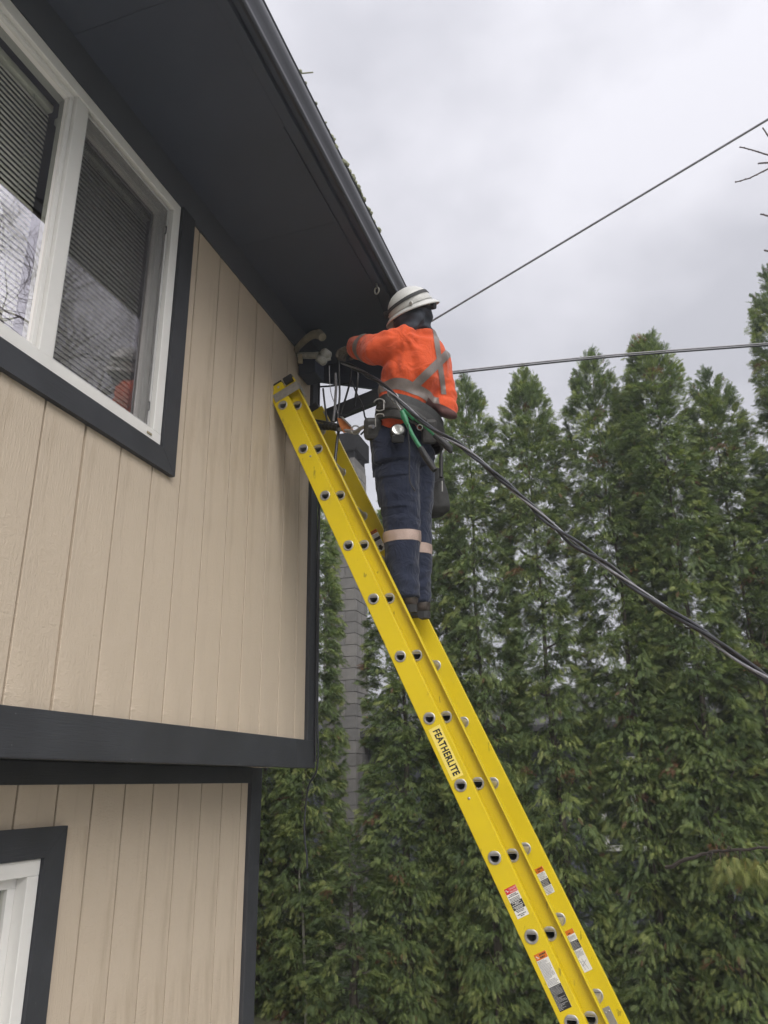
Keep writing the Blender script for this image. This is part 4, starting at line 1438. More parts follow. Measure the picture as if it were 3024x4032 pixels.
def tape(src, planes, off, mat, parent, name='reflective_tape', keep=None):
    """strip of src between half-spaces (point, normal), lifted off the cloth"""
    bm = bmesh.new()
    bm.from_mesh(src)
    bm.normal_update()
    if keep:
        bmesh.ops.delete(bm, geom=[f for f in bm.faces if not keep(f.calc_center_median(), f.normal)], context='FACES')
    for p, n_ in planes:
        bmesh.ops.bisect_plane(bm, geom=bm.verts[:] + bm.edges[:] + bm.faces[:], plane_co=p, plane_no=n_, clear_outer=True)
    bm.normal_update()
    for v in bm.verts:
        v.co += v.normal * off
    me = bpy.data.meshes.new(name)
    bm.to_mesh(me)
    bm.free()
    return mesh_to_obj(me, name, mat, parent, PO)
ldist0 = lambda c: (c - EL_R).length
def strip_planes(c, n_, half):
    n_ = n_.normalized()
    return [(c + n_ * half, n_), (c - n_ * half, -n_)]
not_arm = lambda c, nn: (c - SH_L).length > .02 and not ((c - EL_R).length < .16 and (c - EL_R).dot(CR) > -.03) and (c - EL_L.lerp(SH_L, .5)).length > .10
BK = CHEST - PF * .14
wz = WAIST + UP * .022
tape(shirt_keep, strip_planes(wz, (UP + CR * .25), .027), .0022, 'tape', shirt, keep=lambda c, nn: not_arm(c, nn) and (c - WAIST).length < .27)
# cross on the back: two diagonals meeting between the shoulder blades
xc = at(1738, 1412, 3.45)
back = lambda c, nn: nn.dot(-CF) > -.15 and c.z > wz.z + .015 and ldist(c, SH_L.lerp(EL_L, .35), WR_L) > .10
def ldist(c, a, b_):
    t = max(0, min(1, (c - a).dot(b_ - a) / (b_ - a).length_squared))
    return (c - a.lerp(b_, t)).length
for (pa, pb, off, lim) in ((at(1775, 1380, 3.45), at(1636, 1516, 3.30), .0026, .021), (at(1712, 1296, 3.40), at(1748, 1560, 3.40), .0034, .013)):
    vd = ((pa + pb) / 2 - CAM_POS).normalized()
    tape(shirt_keep, strip_planes(pa, (pb - pa).cross(vd), lim), off, 'tape', shirt, keep=back)
# band round the left forearm
fc = EL_L.lerp(WR_L, .50)
tape(shirt_keep, strip_planes(fc, (WR_L - EL_L), .024), .0024, 'tape', shirt, keep=lambda c, nn: (c - fc).length < .11)

ep_ = EL_R - UP * .055
tape(shirt_keep, [(EL_R - UP * .012 + CR * .01, (UP + CR * .35).normalized())], .0024, 'elbow', shirt, name='elbow_cuff_shade', keep=lambda c, nn: ldist0(c) < .13)  # sleeve underside: its shade painted on together with the dark cuff
# trousers
def trouser_w(p):
    w = fold(p, (7, 7, 5), 7, .010) + fold(p, (26, 26, 14), 3, .004)
    u = p.z * .9 + p.dot(CR) * .55
    w += .0055 * abs(noise.noise(V(u * 13, p.dot(CR) * 4, p.y * 4))) - .002
    for c, amp in ((KN_L + UP * .12, .0065), (KN_L - UP * .02, .005), (AN_L + UP * .05, .006), (KN_R, .005), (AN_R + UP * .05, .005), (HJ_L + UP * .05, .004)):
        d = (p - c).length
        if d < .15:
            w += amp * math.sin((p.z + .8 * noise.noise(p * 2.3) * (p - c).dot(CR)) * 80 + 7 * noise.noise(p * 6)) * (1 - d / .15)
    return w
tb = MB()
tn = (UP + CR * .95).normalized()
tb.tube([HIP - UP * .12, HIP - tn * .02, HIP + tn * .095], [(.128, .172), (.136, .180), (.138, .182)], 24, ref=PF)
for hj, kn, an, k in ((HJ_L, KN_L, AN_L, 1.0), (HJ_R, KN_R, AN_R, .96)):
    tb.tube([HIP.lerp(hj, .75) + UP * .03, hj, hj.lerp(kn, .5), kn, kn.lerp(an, .5), an - UP * .034], [.116 * k, .115 * k, .108 * k, .092 * k, .084 * k, .074 * k], 20, ref=PF)
tr_me = remesh(tb, .0095, 'trousers', 6, trouser_w)
tr_keep = tr_me.copy()
trousers = mesh_to_obj(tr_me, 'trousers', 'navy', person, PO)
def ldist(c, a, b_):
    t = max(0, min(1, (c - a).dot(b_ - a) / (b_ - a).length_squared))
    return (c - a.lerp(b_, t)).length
axl = (KN_L - AN_L).normalized()
cl = at(1588, 2118, 3.46)
tape(tr_keep, strip_planes(cl, axl, .026), .0022, 'tape_pink', trousers, keep=lambda c, nn: (c - cl).length < .135 and ldist(c, KN_L, AN_L) < ldist(c, KN_R, AN_R))
cr_ = at(1640, 2168, 3.60)
tape(tr_keep, strip_planes(cr_, (KN_R - AN_R).normalized(), .026), .0022, 'tape_pink', trousers, keep=lambda c, nn: (c - cr_).length < .12 and ldist(c, KN_R, AN_R) < ldist(c, KN_L, AN_L))
# cargo pocket with flap on the left thigh
pa, pb, pc_, pd = at(1478, 1838, 3.36), at(1592, 1815, 3.36), at(1604, 1990, 3.36), at(1490, 2000, 3.36)
def quad_planes(q):
    cen = (q[0] + q[1] + q[2] + q[3]) / 4
    out = []
    for a, b_ in zip(q, q[1:] + q[:1]):
        vd = ((a + b_) / 2 - CAM_POS).normalized()
        n_ = (b_ - a).cross(vd).normalized()
        if n_.dot(cen - a) > 0:
            n_ = -n_
        out.append((a, n_))
    return out
fr_ = lambda c, nn: nn.dot(-CF) > .05 and ldist(c, HJ_L, KN_L) < .17
pk = tape(tr_keep, quad_planes([pa, pb, pc_, pd]), .007, 'navy', trousers, name='cargo_pocket', keep=fr_)
tape(tr_keep, quad_planes([at(1474, 1832, 3.36), at(1596, 1808, 3.36), at(1600, 1868, 3.36), at(1478, 1880, 3.36)]), .013, 'navy', trousers, name='pocket_flap', keep=fr_)

# boots on the rung
def boot(an, toe_dir, nm):
    e = MB()
    s = UP.cross(toe_dir)
    h = an - UP * .040
    e.tube([an + UP * .03, an - UP * .01, h], [(.058, .054), (.060, .055), (.062, .052)], 14, ref=toe_dir)
    e.tube([h - toe_dir * .055, h - toe_dir * .02, h + toe_dir * .06, h + toe_dir * .13, h + toe_dir * .185, h + toe_dir * .205],
           [(.040, .034), (.048, .046), (.047, .046), (.038, .046), (.032, .042), (.016, .024)], 14, ref=UP)
    bo = mesh_to_obj(remesh(e, .008, nm, 3, lambda p: fold(p, (30, 30, 30), 2, .0025)), nm, 'boot', person, PO)
    z0 = h - UP * .040
    pr = []
    for k in range(20):
        w = 2 * math.pi * k / 20
        c = math.cos(w)
        pr.append(z0 + toe_dir * (.072 + .135 * c) + s * (math.sin(w) * (.046 if c > -.2 else .040)))
    MB().prism(pr, UP * -.018, UP * .006).build('sole', 'sole', bo, recalc=True)
    MB().prism([p for p in pr if (p - z0).dot(toe_dir) < .03], UP * -.030, UP * -.0185).build('heel', 'sole', bo, recalc=True)
boot(AN_L + V(.005, 0, .005), V(-.97, .22, .05).normalized(), 'boot')
boot(AN_R + V(.01, 0, .0), V(-.97, .10, .05).normalized(), 'boot')

# gloved hands: palm, four fingers and a thumb closing on the connector
def hand(wr, d, palm_n, nm, curl=.7):
    d = d.normalized()
    palm_n = (palm_n - d * palm_n.dot(d)).normalized()
    s = d.cross(palm_n)
    e = MB()
    e.tube([wr - d * .03, wr, wr + d * .045, wr + d * .088], [(.030, .022), (.030, .020), (.042, .019), (.040, .017)], 12, ref=s)
    for i, (off, L) in enumerate(((-.032, .070), (-.011, .080), (.011, .075), (.031, .058))):
        p0 = wr + d * .082 + s * off
        d1 = (d + palm_n * curl * .5).normalized()
        d2 = (d * .6 + palm_n * curl * 1.1).normalized()
        d3 = (palm_n * curl * 1.2 - d * .2).normalized()
        p1 = p0 + d1 * L * .45
        p2 = p1 + d2 * L * .33
        p3 = p2 + d3 * L * .28
        e.tube([p0 - d * .02, p0, p1, p2, p3], [.0105, .0105, .0100, .0094, .0078], 8)
    t0 = wr + d * .022 - s * .028
    e.tube([t0, t0 - s * .028 + d * .025 + palm_n * .012, t0 - s * .030 + d * .055 + palm_n * .030, t0 - s * .018 + d * .075 + palm_n * .040], [.015, .0125, .0115, .009], 8)
    mesh_to_obj(remesh(e, .0042, nm, 2, lambda p: fold(p, (40, 40, 40), 1, .0015)), nm, 'glove', person, PO)
hand(WR_L, (at(1340, 1385, 3.50) - WR_L), V(-.1, .3, -1), 'glove')
hand(WR_R, (at(1560, 1530, 3.66) - WR_R), V(-.6, -.2, -.4), 'glove')

# hood and neck cloth
hm = MB()
hm.tube([NECK - UP * .03, NECK + UP * .02, HEAD - UP * .10, HEAD - UP * .05, HEAD], [(.078, .085), (.074, .078), (.092, .088), (.108, .094), (.110, .096)], 18, ref=PF)
def hood_keep(me):
    bm = bmesh.new()
    bm.from_mesh(me)
    # open the hood in front of the face
    fc_ = HEAD + PF * .11 - UP * .03
    bmesh.ops.delete(bm, geom=[f for f in bm.faces if (f.calc_center_median() - fc_).length < .062], context='FACES')
    bm.to_mesh(me)
    bm.free()
    return me
hood = mesh_to_obj(hood_keep(remesh(hm, .009, 'hood', 4, lambda p: fold(p, (14, 14, 8), 3, .009) + .004 * math.sin(p.z * 110 + 5 * noise.noise(p * 8)))), 'hood', 'hood', person, PO)

# hard hat, tipped forward
HU = V(-.25, -.46, .85).normalized()
HF = V(-.90, .30, 0)
HF = (HF - HU * HF.dot(HU)).normalized()
HL = HU.cross(HF)
HC = HEAD + HU * .004
hat = MB()
nu = 36
ringz = [(0.0, .152, .132, -.012), (0.0, .150, .130, -.004), (0, .135, .116, .004), (0, .124, .106, .010), (0, .121, .104, .030)]
vs, fs = [], []
for (_, ra, rb2, h) in ringz:
    for i in range(nu):
        u = 2 * math.pi * i / nu
        bulge = 1 + .06 * max(0, math.cos(u)) + .03 * max(0, -math.cos(u)) if h < .0 else 1
        vs.append(HC + HF * (ra * bulge * math.cos(u)) + HL * (rb2 * math.sin(u)) + HU * (h - .012 * (math.cos(u) ** 2 if h < .002 else 0)))
for j in range(1, 9):
    w = j / 9 * math.pi / 2
    for i in range(nu):
        u = 2 * math.pi * i / nu
        ridge = 1 + .035 * math.exp(-((math.sin(u)) / .22) ** 2) * math.sin(w)
        vs.append(HC + HF * (.121 * math.cos(w) * math.cos(u)) + HL * (.104 * math.cos(w) * math.sin(u)) + HU * (.030 + .092 * math.sin(w) * ridge))
vs.append(HC + HU * .125)
nrg = len(ringz) + 8
for j in range(nrg - 1):
    for i in range(nu):
        fs.append((j * nu + i, j * nu + (i + 1) % nu, (j + 1) * nu + (i + 1) % nu, (j + 1) * nu + i))
fs += [((nrg - 1) * nu + i, (nrg - 1) * nu + (i + 1) % nu, nrg * nu) for i in range(nu)]
hat.add(vs, fs)
hard = hat.build('hard_hat', 'hardhat', person, smooth=True)
sd = hard.modifiers.new('shell', 'SOLIDIFY')
sd.thickness = .0035
sd.offset = -1
def hat_band(z0, z1, off, mat, nm, u0=0, u1=2 * math.pi, tl=0.0):
    n_ = 36
    vs = []
    for z, o in ((z0, off), (z1, off), (z1, off + .003), (z0, off + .003)):
        for i in range(n_ + 1):
            u = u0 + (u1 - u0) * i / n_
            zz = z + tl * math.cos(u)
            kk = math.sqrt(max(.05, 1 - max(0, (zz - .03) / .092) ** 2))
            vs.append(HC + HF * ((.121 * kk + o) * math.cos(u)) + HL * ((.104 * kk + o) * math.sin(u)) + HU * zz)
    m_ = n_ + 1
    fs = [(r_ * m_ + i, r_ * m_ + i + 1, ((r_ + 1) % 4) * m_ + i + 1, ((r_ + 1) % 4) * m_ + i) for r_ in range(4) for i in range(n_)]
    return MB().add(vs, fs).build(nm, mat, hard, smooth=False)
hat_band(.040, .058, .001, 'webbing', 'headlamp_strap', tl=-.010)
hat_band(.014, .024, .0035, 'hardhat', 'rain_channel')
MB().obox(HC + HF * .135 + HU * .045, (HF, HL, HU), (.014, .026, .018)).build('headlamp', 'black_rubber', hard, bevel=.005)
MB().obox(HC - HF * .060 + HL * .098 + HU * .018, ((-HF * .9 + HL * .5).normalized(), HL, HU), (.020, .006, .008)).build('strap_clip', 'hardhat', hard, bevel=.002)
MB().tube([HC - HF * .118 - HU * .028, HC - HF * .135 - HU * .034], [.020, .018], 14).build('ratchet_knob', 'black_rubber', hard)
MB().tube(bez([HC - HF * .05 + HL * .098 - HU * .002, HC - HF * .10 + HL * .05 - HU * .022, HC - HF * .12 - HU * .03], 4), .007, 6).build('headband', 'black_rubber', hard)

# tool belt
belt = empty('tool_belt', WAIST - UP * .06, None)
tag(belt, 'worn black padded lineman tool belt round the waist of the worker', 'tool belt')
BC = WAIST - UP * .095
bn = (UP + CR * .30).normalized()
def belt_ring(c, nrm, ra, rb2, h, t, nm, mat, n_=40, u0=0, u1=2 * math.pi):
    a = (PF - nrm * PF.dot(nrm)).normalized()
    b_ = nrm.cross(a)
    full = abs(u1 - u0 - 2 * math.pi) < 1e-6
    m_ = n_ if full else n_ + 1
    vs = []
    for (o, z) in ((0, -h), (t, -h * .8), (t * 1.15, 0), (t, h * .8), (0, h)):
        for i in range(m_):
            u = u0 + (u1 - u0) * i / n_
            vs.append(c + a * ((ra + o) * math.cos(u)) + b_ * ((rb2 + o) * math.sin(u)) + nrm * z)
    fs = []
    for r_ in range(5):
        for i in range(n_):
            j = (i + 1) % m_
            fs.append((r_ * m_ + i, r_ * m_ + j, ((r_ + 1) % 5) * m_ + j, ((r_ + 1) % 5) * m_ + i))
    return MB().add(vs, fs).build(nm, mat, belt, smooth=True)
belt_ring(BC + UP * .026, bn, .142, .186, .036, .014, 'back_pad', 'webbing')
belt_ring(BC - UP * .012, bn, .150, .195, .026, .012, 'strap', 'leather')
belt_ring(BC - UP * .058, bn, .150, .194, .026, .012, 'strap', 'leather')
def bpos(u, z, out=0.0):
    a = (PF - bn * PF.dot(bn)).normalized()
    b_ = bn.cross(a)
    return BC + a * ((.165 + out) * math.cos(u)) + b_ * ((.210 + out) * math.sin(u)) + bn * z
def ring(c, nrm, R_, r_, nm, mat, parent, n_=20, part=1.0):
    a = nrm.orthogonal().normalized()
    b_ = nrm.cross(a)
    pts = [c + a * (R_ * math.cos(2 * math.pi * part * k / n_)) + b_ * (R_ * math.sin(2 * math.pi * part * k / n_)) for k in range(n_ + 1)]
    return MB().tube(pts, r_, 6).build(nm, mat, parent, smooth=True)
vdir = -CF
ring(at(1494, 1594, 3.235), vdir, .030, .0033, 'd_ring', 'alu', belt, part=.8)
MB().tube([at(1511, 1575, 3.225), at(1511, 1614, 3.225)], .003, 6).build('d_ring_bar', 'alu', belt)
ring(at(1653, 1683, 3.235), vdir, .013, .002, 'key_ring', 'alu', belt)
MB().tube(bez([at(1479, 1680, 3.235), at(1479, 1640, 3.225), at(1490, 1630, 3.225), at(1508, 1631, 3.225), at(1512, 1640, 3.225)], 4), .003, 6).build('tool_hook', 'alu', belt)
# pouches hanging at the left front and the hammer loop
def pouch(c, ax, hs, nm, mat):
    return MB().obox(c, ax, hs).build(nm, mat, belt, bevel=min(hs) * .45)
pouch(at(1468, 1690, 3.31), (CR, -CF, CU), (.045, .045, .055), 'front_pouch', 'leather')
pouch(at(1490, 1745, 3.36), (CR, -CF, CU), (.030, .03, .055), 'front_pouch', 'leather')
pouch(at(1640, 1640, 3.255), ((CR * .8 - CU * .6).normalized(), -CF, (CU * .8 + CR * .6).normalized()), (.055, .02, .020), 'tool_sleeve', 'leather')
pouch(at(1690, 1700, 3.36), (CR, -CF, CU), (.038, .04, .060), 'rear_pouch', 'leather')

# flashlight clipped under the belt
fl = empty('flashlight', at(1568, 1690, 3.225))
tag(fl, 'stubby black flashlight with bright round lens clipped under the belt', 'flashlight')
fc0 = at(1566, 1700, 3.245)
fd = (-CF * .75 - CU * -.45).normalized()
MB().tube([fc0 - fd * .03, fc0, fc0 + fd * .018], [.036, .038, .036], 18).build('housing', 'black_rubber', fl, bevel=.004)
MB().tube([fc0 + fd * .0185, fc0 + fd * .022], [.030, .026], 18).build('lens', 'lens', fl)
MB().obox(fc0 - CU * .035 - CF * .0, (CR, CF, CU), (.030, .03, .018)).build('mount', 'black_rubber', fl, bevel=.006)

# bolt cutters hooked through the belt
bcut = empty('bolt_cutters', at(1590, 1640, 3.17))
tag(bcut, 'green-handled bolt cutters with grey jaws hanging from the belt', 'bolt cutters')
YB = 3.165
vz = CF
def plate(pts, t, nm, mat, parent, y=YB):
    P = [at(a, b_, y) for a, b_ in pts]
    return MB().prism(P, -vz * t, vz * t).build(nm, mat, parent, recalc=True, bevel=.0015)
plate([(1524, 1543), (1531, 1538), (1545, 1545), (1554, 1556), (1540, 1570), (1527, 1560)], .006, 'jaw', 'steel', bcut)
plate([(1534, 1566), (1560, 1548), (1570, 1562), (1546, 1582)], .011, 'jaw_plate', 'steel', bcut)
plate([(1546, 1584), (1556, 1577), (1580, 1612), (1576, 1619)], .007, 'jaw_arm', 'steel', bcut)
plate([(1560, 1574), (1568, 1566), (1592, 1600), (1586, 1606)], .007, 'jaw_arm', 'steel', bcut)
for (a, b_) in ((1545, 1572), (1558, 1558)):
    c = at(a, b_, YB - .012)
    MB().tube([c, c - vz * .006], .006, 8).build('bolt', 'steel', bcut)
MB().tube([at(1582, 1618, YB), at(1592, 1642, YB), at(1602, 1668, YB)], [(.010, .007), (.016, .008), (.011, .008)], 10, ref=CR).build('handle_yoke', 'green_paint', bcut, smooth=True)
h1 = MB().tube([at(1600, 1662, YB), at(1625, 1715, YB - .005), at(1662, 1775, YB - .01)], .0098, 10).build('handle', 'green_paint', bcut, smooth=True)
MB().tube([at(1656, 1764, YB - .01), at(1680, 1805, YB - .015), at(1712, 1852, YB - .02)], [.0145, .016, .0135], 10).build('grip', 'black_rubber', h1, smooth=True)
MB().tube([at(1588, 1614, YB + .01), at(1606, 1622, YB + .01), at(1622, 1640, YB + .01), at(1630, 1650, YB + .01)], [(.008, .007), (.014, .008), (.012, .008), (.010, .008)], 10, ref=CU).build('handle_yoke', 'green_paint', bcut, smooth=True)
h2 = MB().tube([at(1622, 1638, YB + .02), at(1668, 1670, YB + .03), at(1722, 1722, YB + .04)], .0098, 10).build('handle', 'green_paint', bcut, smooth=True)
MB().tube([at(1712, 1712, YB + .04), at(1745, 1742, YB + .05), at(1772, 1768, YB + .06), at(1776, 1782, YB + .06)], [.0145, .017, .017, .008], 10).build('grip', 'black_rubber', h2, smooth=True)
MB().tube(bez([at(1606, 1670, YB - .02), at(1610, 1740, YB - .02), at(1612, 1800, YB - .02), at(1612, 1880, YB - .02), at(1620, 1910, YB - .02), at(1634, 1932, YB - .02)], 5), .0033, 6).build('leash', 'black_rubber', bcut)

# canvas tool bag behind the right hip
bag = empty('tool_bag', at(1715, 2040, 3.70))
tag(bag, 'dark canvas tool bag hanging behind the right hip of the worker', 'bag')
bb = MB()
b0, b1 = at(1690, 1850, 3.68), at(1712, 2010, 3.70)
bb.tube([b0, b0.lerp(b1, .3), b0.lerp(b1, .7), b1, b1 - UP * .03], [(.060, .05), (.078, .07), (.086, .08), (.082, .075), (.05, .05)], 16, ref=CR)
mesh_to_obj(remesh(bb, .008, 'bag_body', 4, lambda p: fold(p, (14, 14, 14), 5, .008)), 'bag_body', 'canvas', bag, ORG[bag.name])
MB().tube(bez([at(1660, 1935, 3.60), at(1700, 1910, 3.59), at(1738, 1885, 3.60)], 4), .005, 6).build('drawcord', 'black_rubber', bag)
MB().tube([at(1738, 1775, 3.62), at(1737, 1800, 3.61), at(1737, 1880, 3.60)], [.004, .011, .010], 8).build('pouch_tube', 'black_rubber', bag)
ring(at(1738, 1775, 3.62), vdir, .014, .0025, 'clip', 'alu', bag)
MB().tube([at(1740, 1895, 3.60), at(1741, 1935, 3.60)], .004, 6).build('zip_pull', 'alu', bag)
MB().tube([at(1700, 1740, 3.60), at(1725, 1770, 3.62)], .014, 6).build('hanger', 'leather', bag)

# positioning lanyard from belt to ladder
lan = empty('positioning_lanyard', at(1400, 1690, 3.45))
tag(lan, 'black sleeved lanyard with orange rope grab running from belt to ladder rung', 'lanyard')
MB().tube(bez([at(1225, 1668, 3.56), at(1265, 1680, 3.50), at(1300, 1680, 3.46), at(1335, 1686, 3.42)], 5), [.018 + .0022 * (k % 2) for k in range(16)], 9).build('sleeve', 'black_rubber', lan)
MB().tube(bez([at(1240, 1655, 3.62), at(1290, 1664, 3.55), at(1340, 1676, 3.45)], 5), .008, 7).build('rope', 'cable_black', lan)
MB().tube(bez([at(1335, 1690, 3.42), at(1395, 1700, 3.36), at(1430, 1682, 3.30), at(1470, 1680, 3.25)], 5), .010, 7).build('rope', 'cable_grey', lan)
plate([(1328, 1646), (1352, 1650), (1388, 1684), (1394, 1700), (1352, 1704), (1338, 1680)], .012, 'rope_grab', 'copper', lan, 3.40)
plate([(1338, 1640), (1350, 1642), (1384, 1676), (1380, 1682)], .015, 'rope_grab_cam', 'steel', lan, 3.39)
ring(at(1400, 1693, 3.36), vdir, .022, .004, 'carabiner', 'steel', lan)

# ================================================================== CABLES
def cable(name, pts, r, mat, label, n=8, seg=8, group=None, cat='cable'):
    o = MB().tube(bez(pts, seg), r, n).build(name, mat, None, smooth=True)
    return tag(o, label, cat, group)
# single line rising to the upper right
p0, p1 = at(1640, 1300, 3.75), at(3024, 470, 3.35)
dv = (p1 - p0) / 2
line_a = [p0 + dv * t + UP * (.004 * (t - 2) ** 2 if t > 2 else 0) for t in range(0, 15)]
cable('overhead_cable', line_a, .0058, 'cable_grey', 'single grey overhead cable rising from behind the hard hat to the upper right')
# level pair
pair = empty('overhead_cable', at(1700, 1476, 4.0))
tag(pair, 'level double overhead cable running right from behind the orange shirt', 'cable')
q0, q1 = at(1640, 1482, 4.0), at(3024, 1355, 4.7)
qm = at(2340, 1408, 4.35)
dq = (q1 - qm)
line_b = [q0, qm] + [q1 + dq * t + UP * .006 * t * t for t in range(0, 13)]
for dz, r_, m_ in ((.0068, .0048, 'cable_grey'), (-.0052, .0062, 'cable_slate')):
    d = CU * dz
    MB().tube(bez([p + d for p in line_b], 8), r_, 7).build('strand', m_, pair, smooth=True)

# twisted service bundle from the splice down to the lower right
bun = empty('service_cable_bundle', at(2300, 2170, 2.8))
tag(bun, 'twisted three-strand service cable sagging from the belt to the lower right', 'cable')
cpts = [at(1345, 1425, 3.50), at(1440, 1472, 3.34), at(1530, 1535, 3.16), at(1610, 1612, 3.11), at(1700, 1690, 3.07), at(1823, 1762, 3.02), at(2005, 1914, 2.94), at(2187, 2078, 2.85),
        at(2370, 2215, 2.74), at(2552, 2351, 2.66), at(2734, 2470, 2.58), at(2916, 2597, 2.50), at(3024, 2670, 2.45)]
cd_, ce_ = cpts[-1] - cpts[-3], cpts[-1].copy()
for t, dz in ((.6, 0), (1.3, .01), (2.2, .04), (3.4, .10), (5, .22), (7, .42), (9.5, .75), (12.5, 1.2), (16, 1.8), (20, 2.4), (24, 3.0)):
    q = ce_ + cd_ * t - UP * dz
    q.z = max(q.z, GROUND + .035)
    cpts.append(q)
cpath = bez(cpts, 10)
for j, (m_, r_, ph) in enumerate((('cable_black', .0064, 0), ('cable_slate', .0062, 2.1), ('cable_grey', .0044, 4.2))):
    pts = []
    s = 0.0
    for i, p in enumerate(cpath):
        if i:
            s += (p - cpath[i - 1]).length
        t = (cpath[min(i + 1, len(cpath) - 1)] - cpath[max(i - 1, 0)]).normalized()
        a = t.cross(UP).normalized()
        b_ = a.cross(t)
        R_ = .0068 + .014 * max(0, noise.noise(V(s * 1.7, j * 3.3, 0))) * (1 if s > .5 else .3)
        w = s * 2 * math.pi / .52 + ph + .5 * math.sin(s * 3 + j)
        pts.append(p + a * R_ * math.cos(w) + b_ * R_ * math.sin(w))
    MB().tube(pts, r_, 8).build('strand', m_, bun, smooth=True)

# service conductors hanging at the corner
def wire(pxs, y, r, mat, label, nm='hanging_wire'):
    pts = [at(a, b_, y if not isinstance(y, (list, tuple)) else y[i]) for i, (a, b_) in enumerate(pxs)]
    cable(nm, pts, r, mat, label, 7, 6, 'loose service wires at the house corner', 'wire')
wire([(1272, 1530), (1276, 1570), (1283, 1625), (1288, 1660)], 3.62, .0058, 'cable_black', 'short cut black wire end nearest the corner board')
wire([(1296, 1440), (1298, 1500), (1304, 1550), (1322, 1600), (1330, 1628)], 3.45, .0024, 'cable_grey', 'thin grey wire slanting down across the sky gap')
wire([(1321, 1470), (1323, 1520), (1321, 1560), (1318, 1610), (1312, 1660)], 3.52, .0078, 'cable_grey', 'thick grey conductor hanging straight in the sky gap')
wire([(1334, 1420), (1336, 1500), (1337, 1560), (1332, 1620), (1330, 1700)], 3.50, .0060, 'cable_black', 'black conductor hanging right beside the thick grey one')
wire([(1384, 1440), (1377, 1505), (1363, 1560), (1350, 1600), (1342, 1630)], 3.55, .0058, 'cable_black', 'black wire leaning left below the glove')
wire([(1384, 1500), (1398, 1535), (1412, 1565), (1428, 1600), (1436, 1640)], 3.55, .0048, 'cable_black', 'thin black wire crossing to the right below the glove')
wire([(1409, 1470), (1406, 1520), (1400, 1560), (1396, 1600)], 3.60, .0066, 'cable_black', 'black wire behind the crossing one, farthest right in the gap')
wire([(1256, 1523), (1300, 1520), (1340, 1514), (1375, 1508)], 3.98, .0060, 'cable_black', 'level black wire spanning the top of the sky gap')
wire([(1335, 1690), (1328, 1730), (1321, 1800), (1320, 1850), (1330, 1880)], 3.44, .0080, 'cable_black', 'black cable end hanging over the upper ladder rungs')
wire([(1436, 1640), (1450, 1668), (1440, 1690), (1420, 1712)], 3.50, .0050, 'cable_black', 'black wire curl beside the belt hook')
# rope down the corner board
rp = [V(.026, 3.946, 3.4), V(.026, 3.948, 3.0), V(.028, 3.945, 2.5), V(.028, 3.948, 2.0), V(.028, 3.955, 1.70), at(1214, 3100, 4.02), at(1198, 3260, 4.03), at(1208, 3370, 4.04), at(1209, 3420, 4.04)]
cable('hanging_rope', rp, .0048, 'cable_slate', 'dark grey rope running down the corner board and dangling below the overhang', 7, 6, None, 'rope')
cable('corner_cable', [V(.028, 3.915, 4.02), V(.027, 3.92, 3.5), V(.029, 3.930, 3.2), V(.027, 3.926, 2.6), V(.028, 3.925, 1.9), V(.028, 3.925, 1.72)], .006, 'cable_black', 'black cable stapled down the upper corner board', 7, 6)

# ================================================================== SMALL FITTINGS UNDER THE EAVE
gn = empty('weatherhead', at(1165, 1395, 3.62))
tag(gn, 'weathered tan gooseneck conduit fixed to the wall under the eave', 'conduit')
MB().tube(bez([V(-.01, 3.66, 3.96), at(1165, 1385, 3.62), at(1195, 1345, 3.52), at(1232, 1318, 3.46), at(1262, 1318, 3.44)], 6), [.013 + .0006 * k for k in range(25)], 10).build('pipe', 'tan', gn, smooth=True)
MB().tube([at(1252, 1312, 3.45), at(1270, 1328, 3.43)], [.026, .024], 12).build('hood', 'tan', gn)
ins = empty('insulator', at(1250, 1400, 3.60))
tag(ins, 'grey porcelain spool insulator on a bracket by the wall corner', 'insulator')
MB().tube([at(1180, 1400, 3.62), at(1225, 1400, 3.58), at(1262, 1398, 3.55)], .020, 10).build('bracket', 'porcelain', ins)
ic = at(1275, 1405, 3.54)
idr = (CR * .55 + CU * .75).normalized()
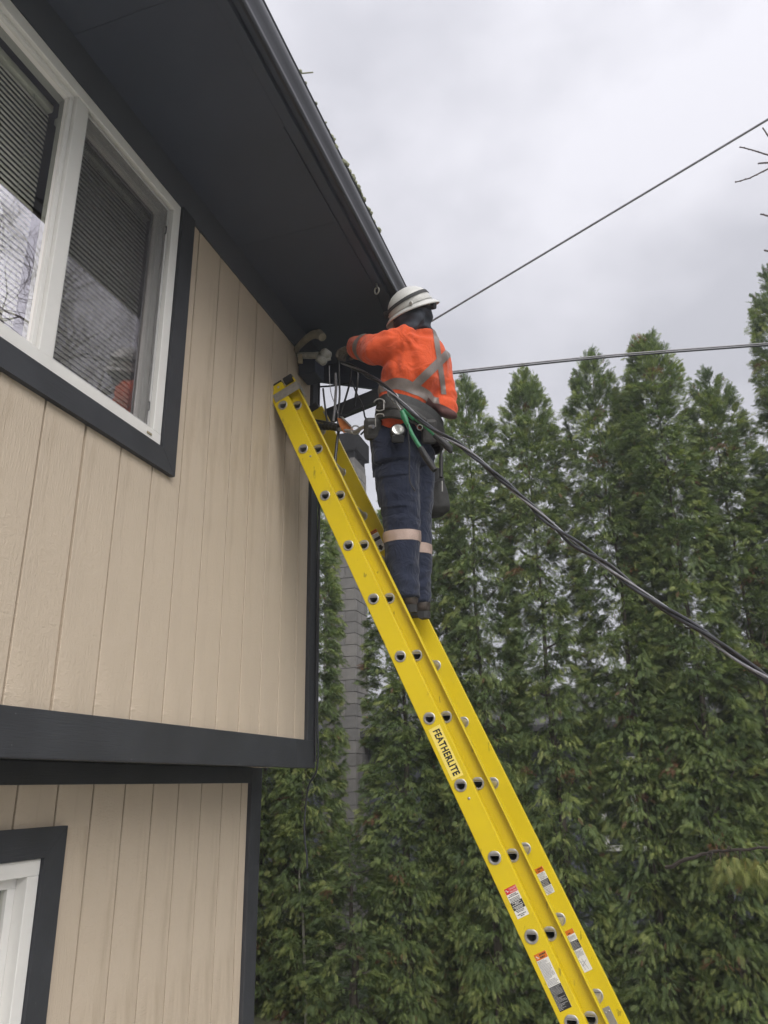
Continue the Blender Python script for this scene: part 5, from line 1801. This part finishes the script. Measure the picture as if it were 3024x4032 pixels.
MB().tube([ic - idr * .045, ic - idr * .03, ic - idr * .012, ic, ic + idr * .012, ic + idr * .03, ic + idr * .045], [.026, .034, .034, .024, .034, .034, .024], 14).build('spool', 'porcelain', ins, smooth=True)
MB().tube([ic + CR * .02 - idr * .02, ic + CR * .045 - idr * .01], .012, 8).build('bolt', 'alu', ins)
wb = MB().obox(at(1183, 1413, 3.60), (CR, CF, UP), (.013, .02, .030)).build('mounting_block', 'ochre', None, bevel=.004)
tag(wb, 'small pale wooden block on the wall under the gooseneck conduit', 'block')
jb = MB().obox(V(.06, 3.72, 3.95), (V(1, 0, 0), V(0, 1, 0), UP), (.055, .07, .055)).build('junction_box', 'soffit', None, bevel=.006)
tag(jb, 'dark painted junction box on the wall just below the soffit', 'box')
eye = empty('eye_bolt', at(1500, 1112, 3.19))
ep = ORG[eye.name]
ep = V(.62, 3.30, Z_SOF - .012)
tag(eye, 'round grey eye bolt screwed into the soffit beside the hard hat', 'bolt')
MB().tube([ep, ep - UP * .03], .005, 8).build('shank', 'steel', eye)
ring(ep - UP * .048, V(.5, .8, .2).normalized(), .018, .0045, 'eye', 'porcelain', eye)
cable('soffit_wire', [V(.592, 2.2, Z_SOF - .006), V(.59, 2.9, Z_SOF - .006), V(.592, 3.3, Z_SOF - .008), V(.56, 3.7, Z_SOF - .02)], .004, 'soffit', 'thin dark wire clipped along the soffit beside the gutter', 6, 6, None, 'wire')

# ================================================================== RAINY AIR
hz = bpy.data.materials.new('rain_haze')
hz.use_nodes = True
hz.node_tree.nodes.clear()
ho = hz.node_tree.nodes.new('ShaderNodeOutputMaterial')
hv = hz.node_tree.nodes.new('ShaderNodeVolumePrincipled')
hv.inputs['Color'].default_value = (0.92, 0.93, 0.96, 1)
hv.inputs['Density'].default_value = HAZE
hv.inputs['Anisotropy'].default_value = 0.3
hz.node_tree.links.new(hv.outputs[0], ho.inputs['Volume'])
M['haze'] = hz
tag(MB().box((-160, -160, GROUND - 1.2), (160, 160, 20.0)).build('haze', 'haze'), kind='stuff')
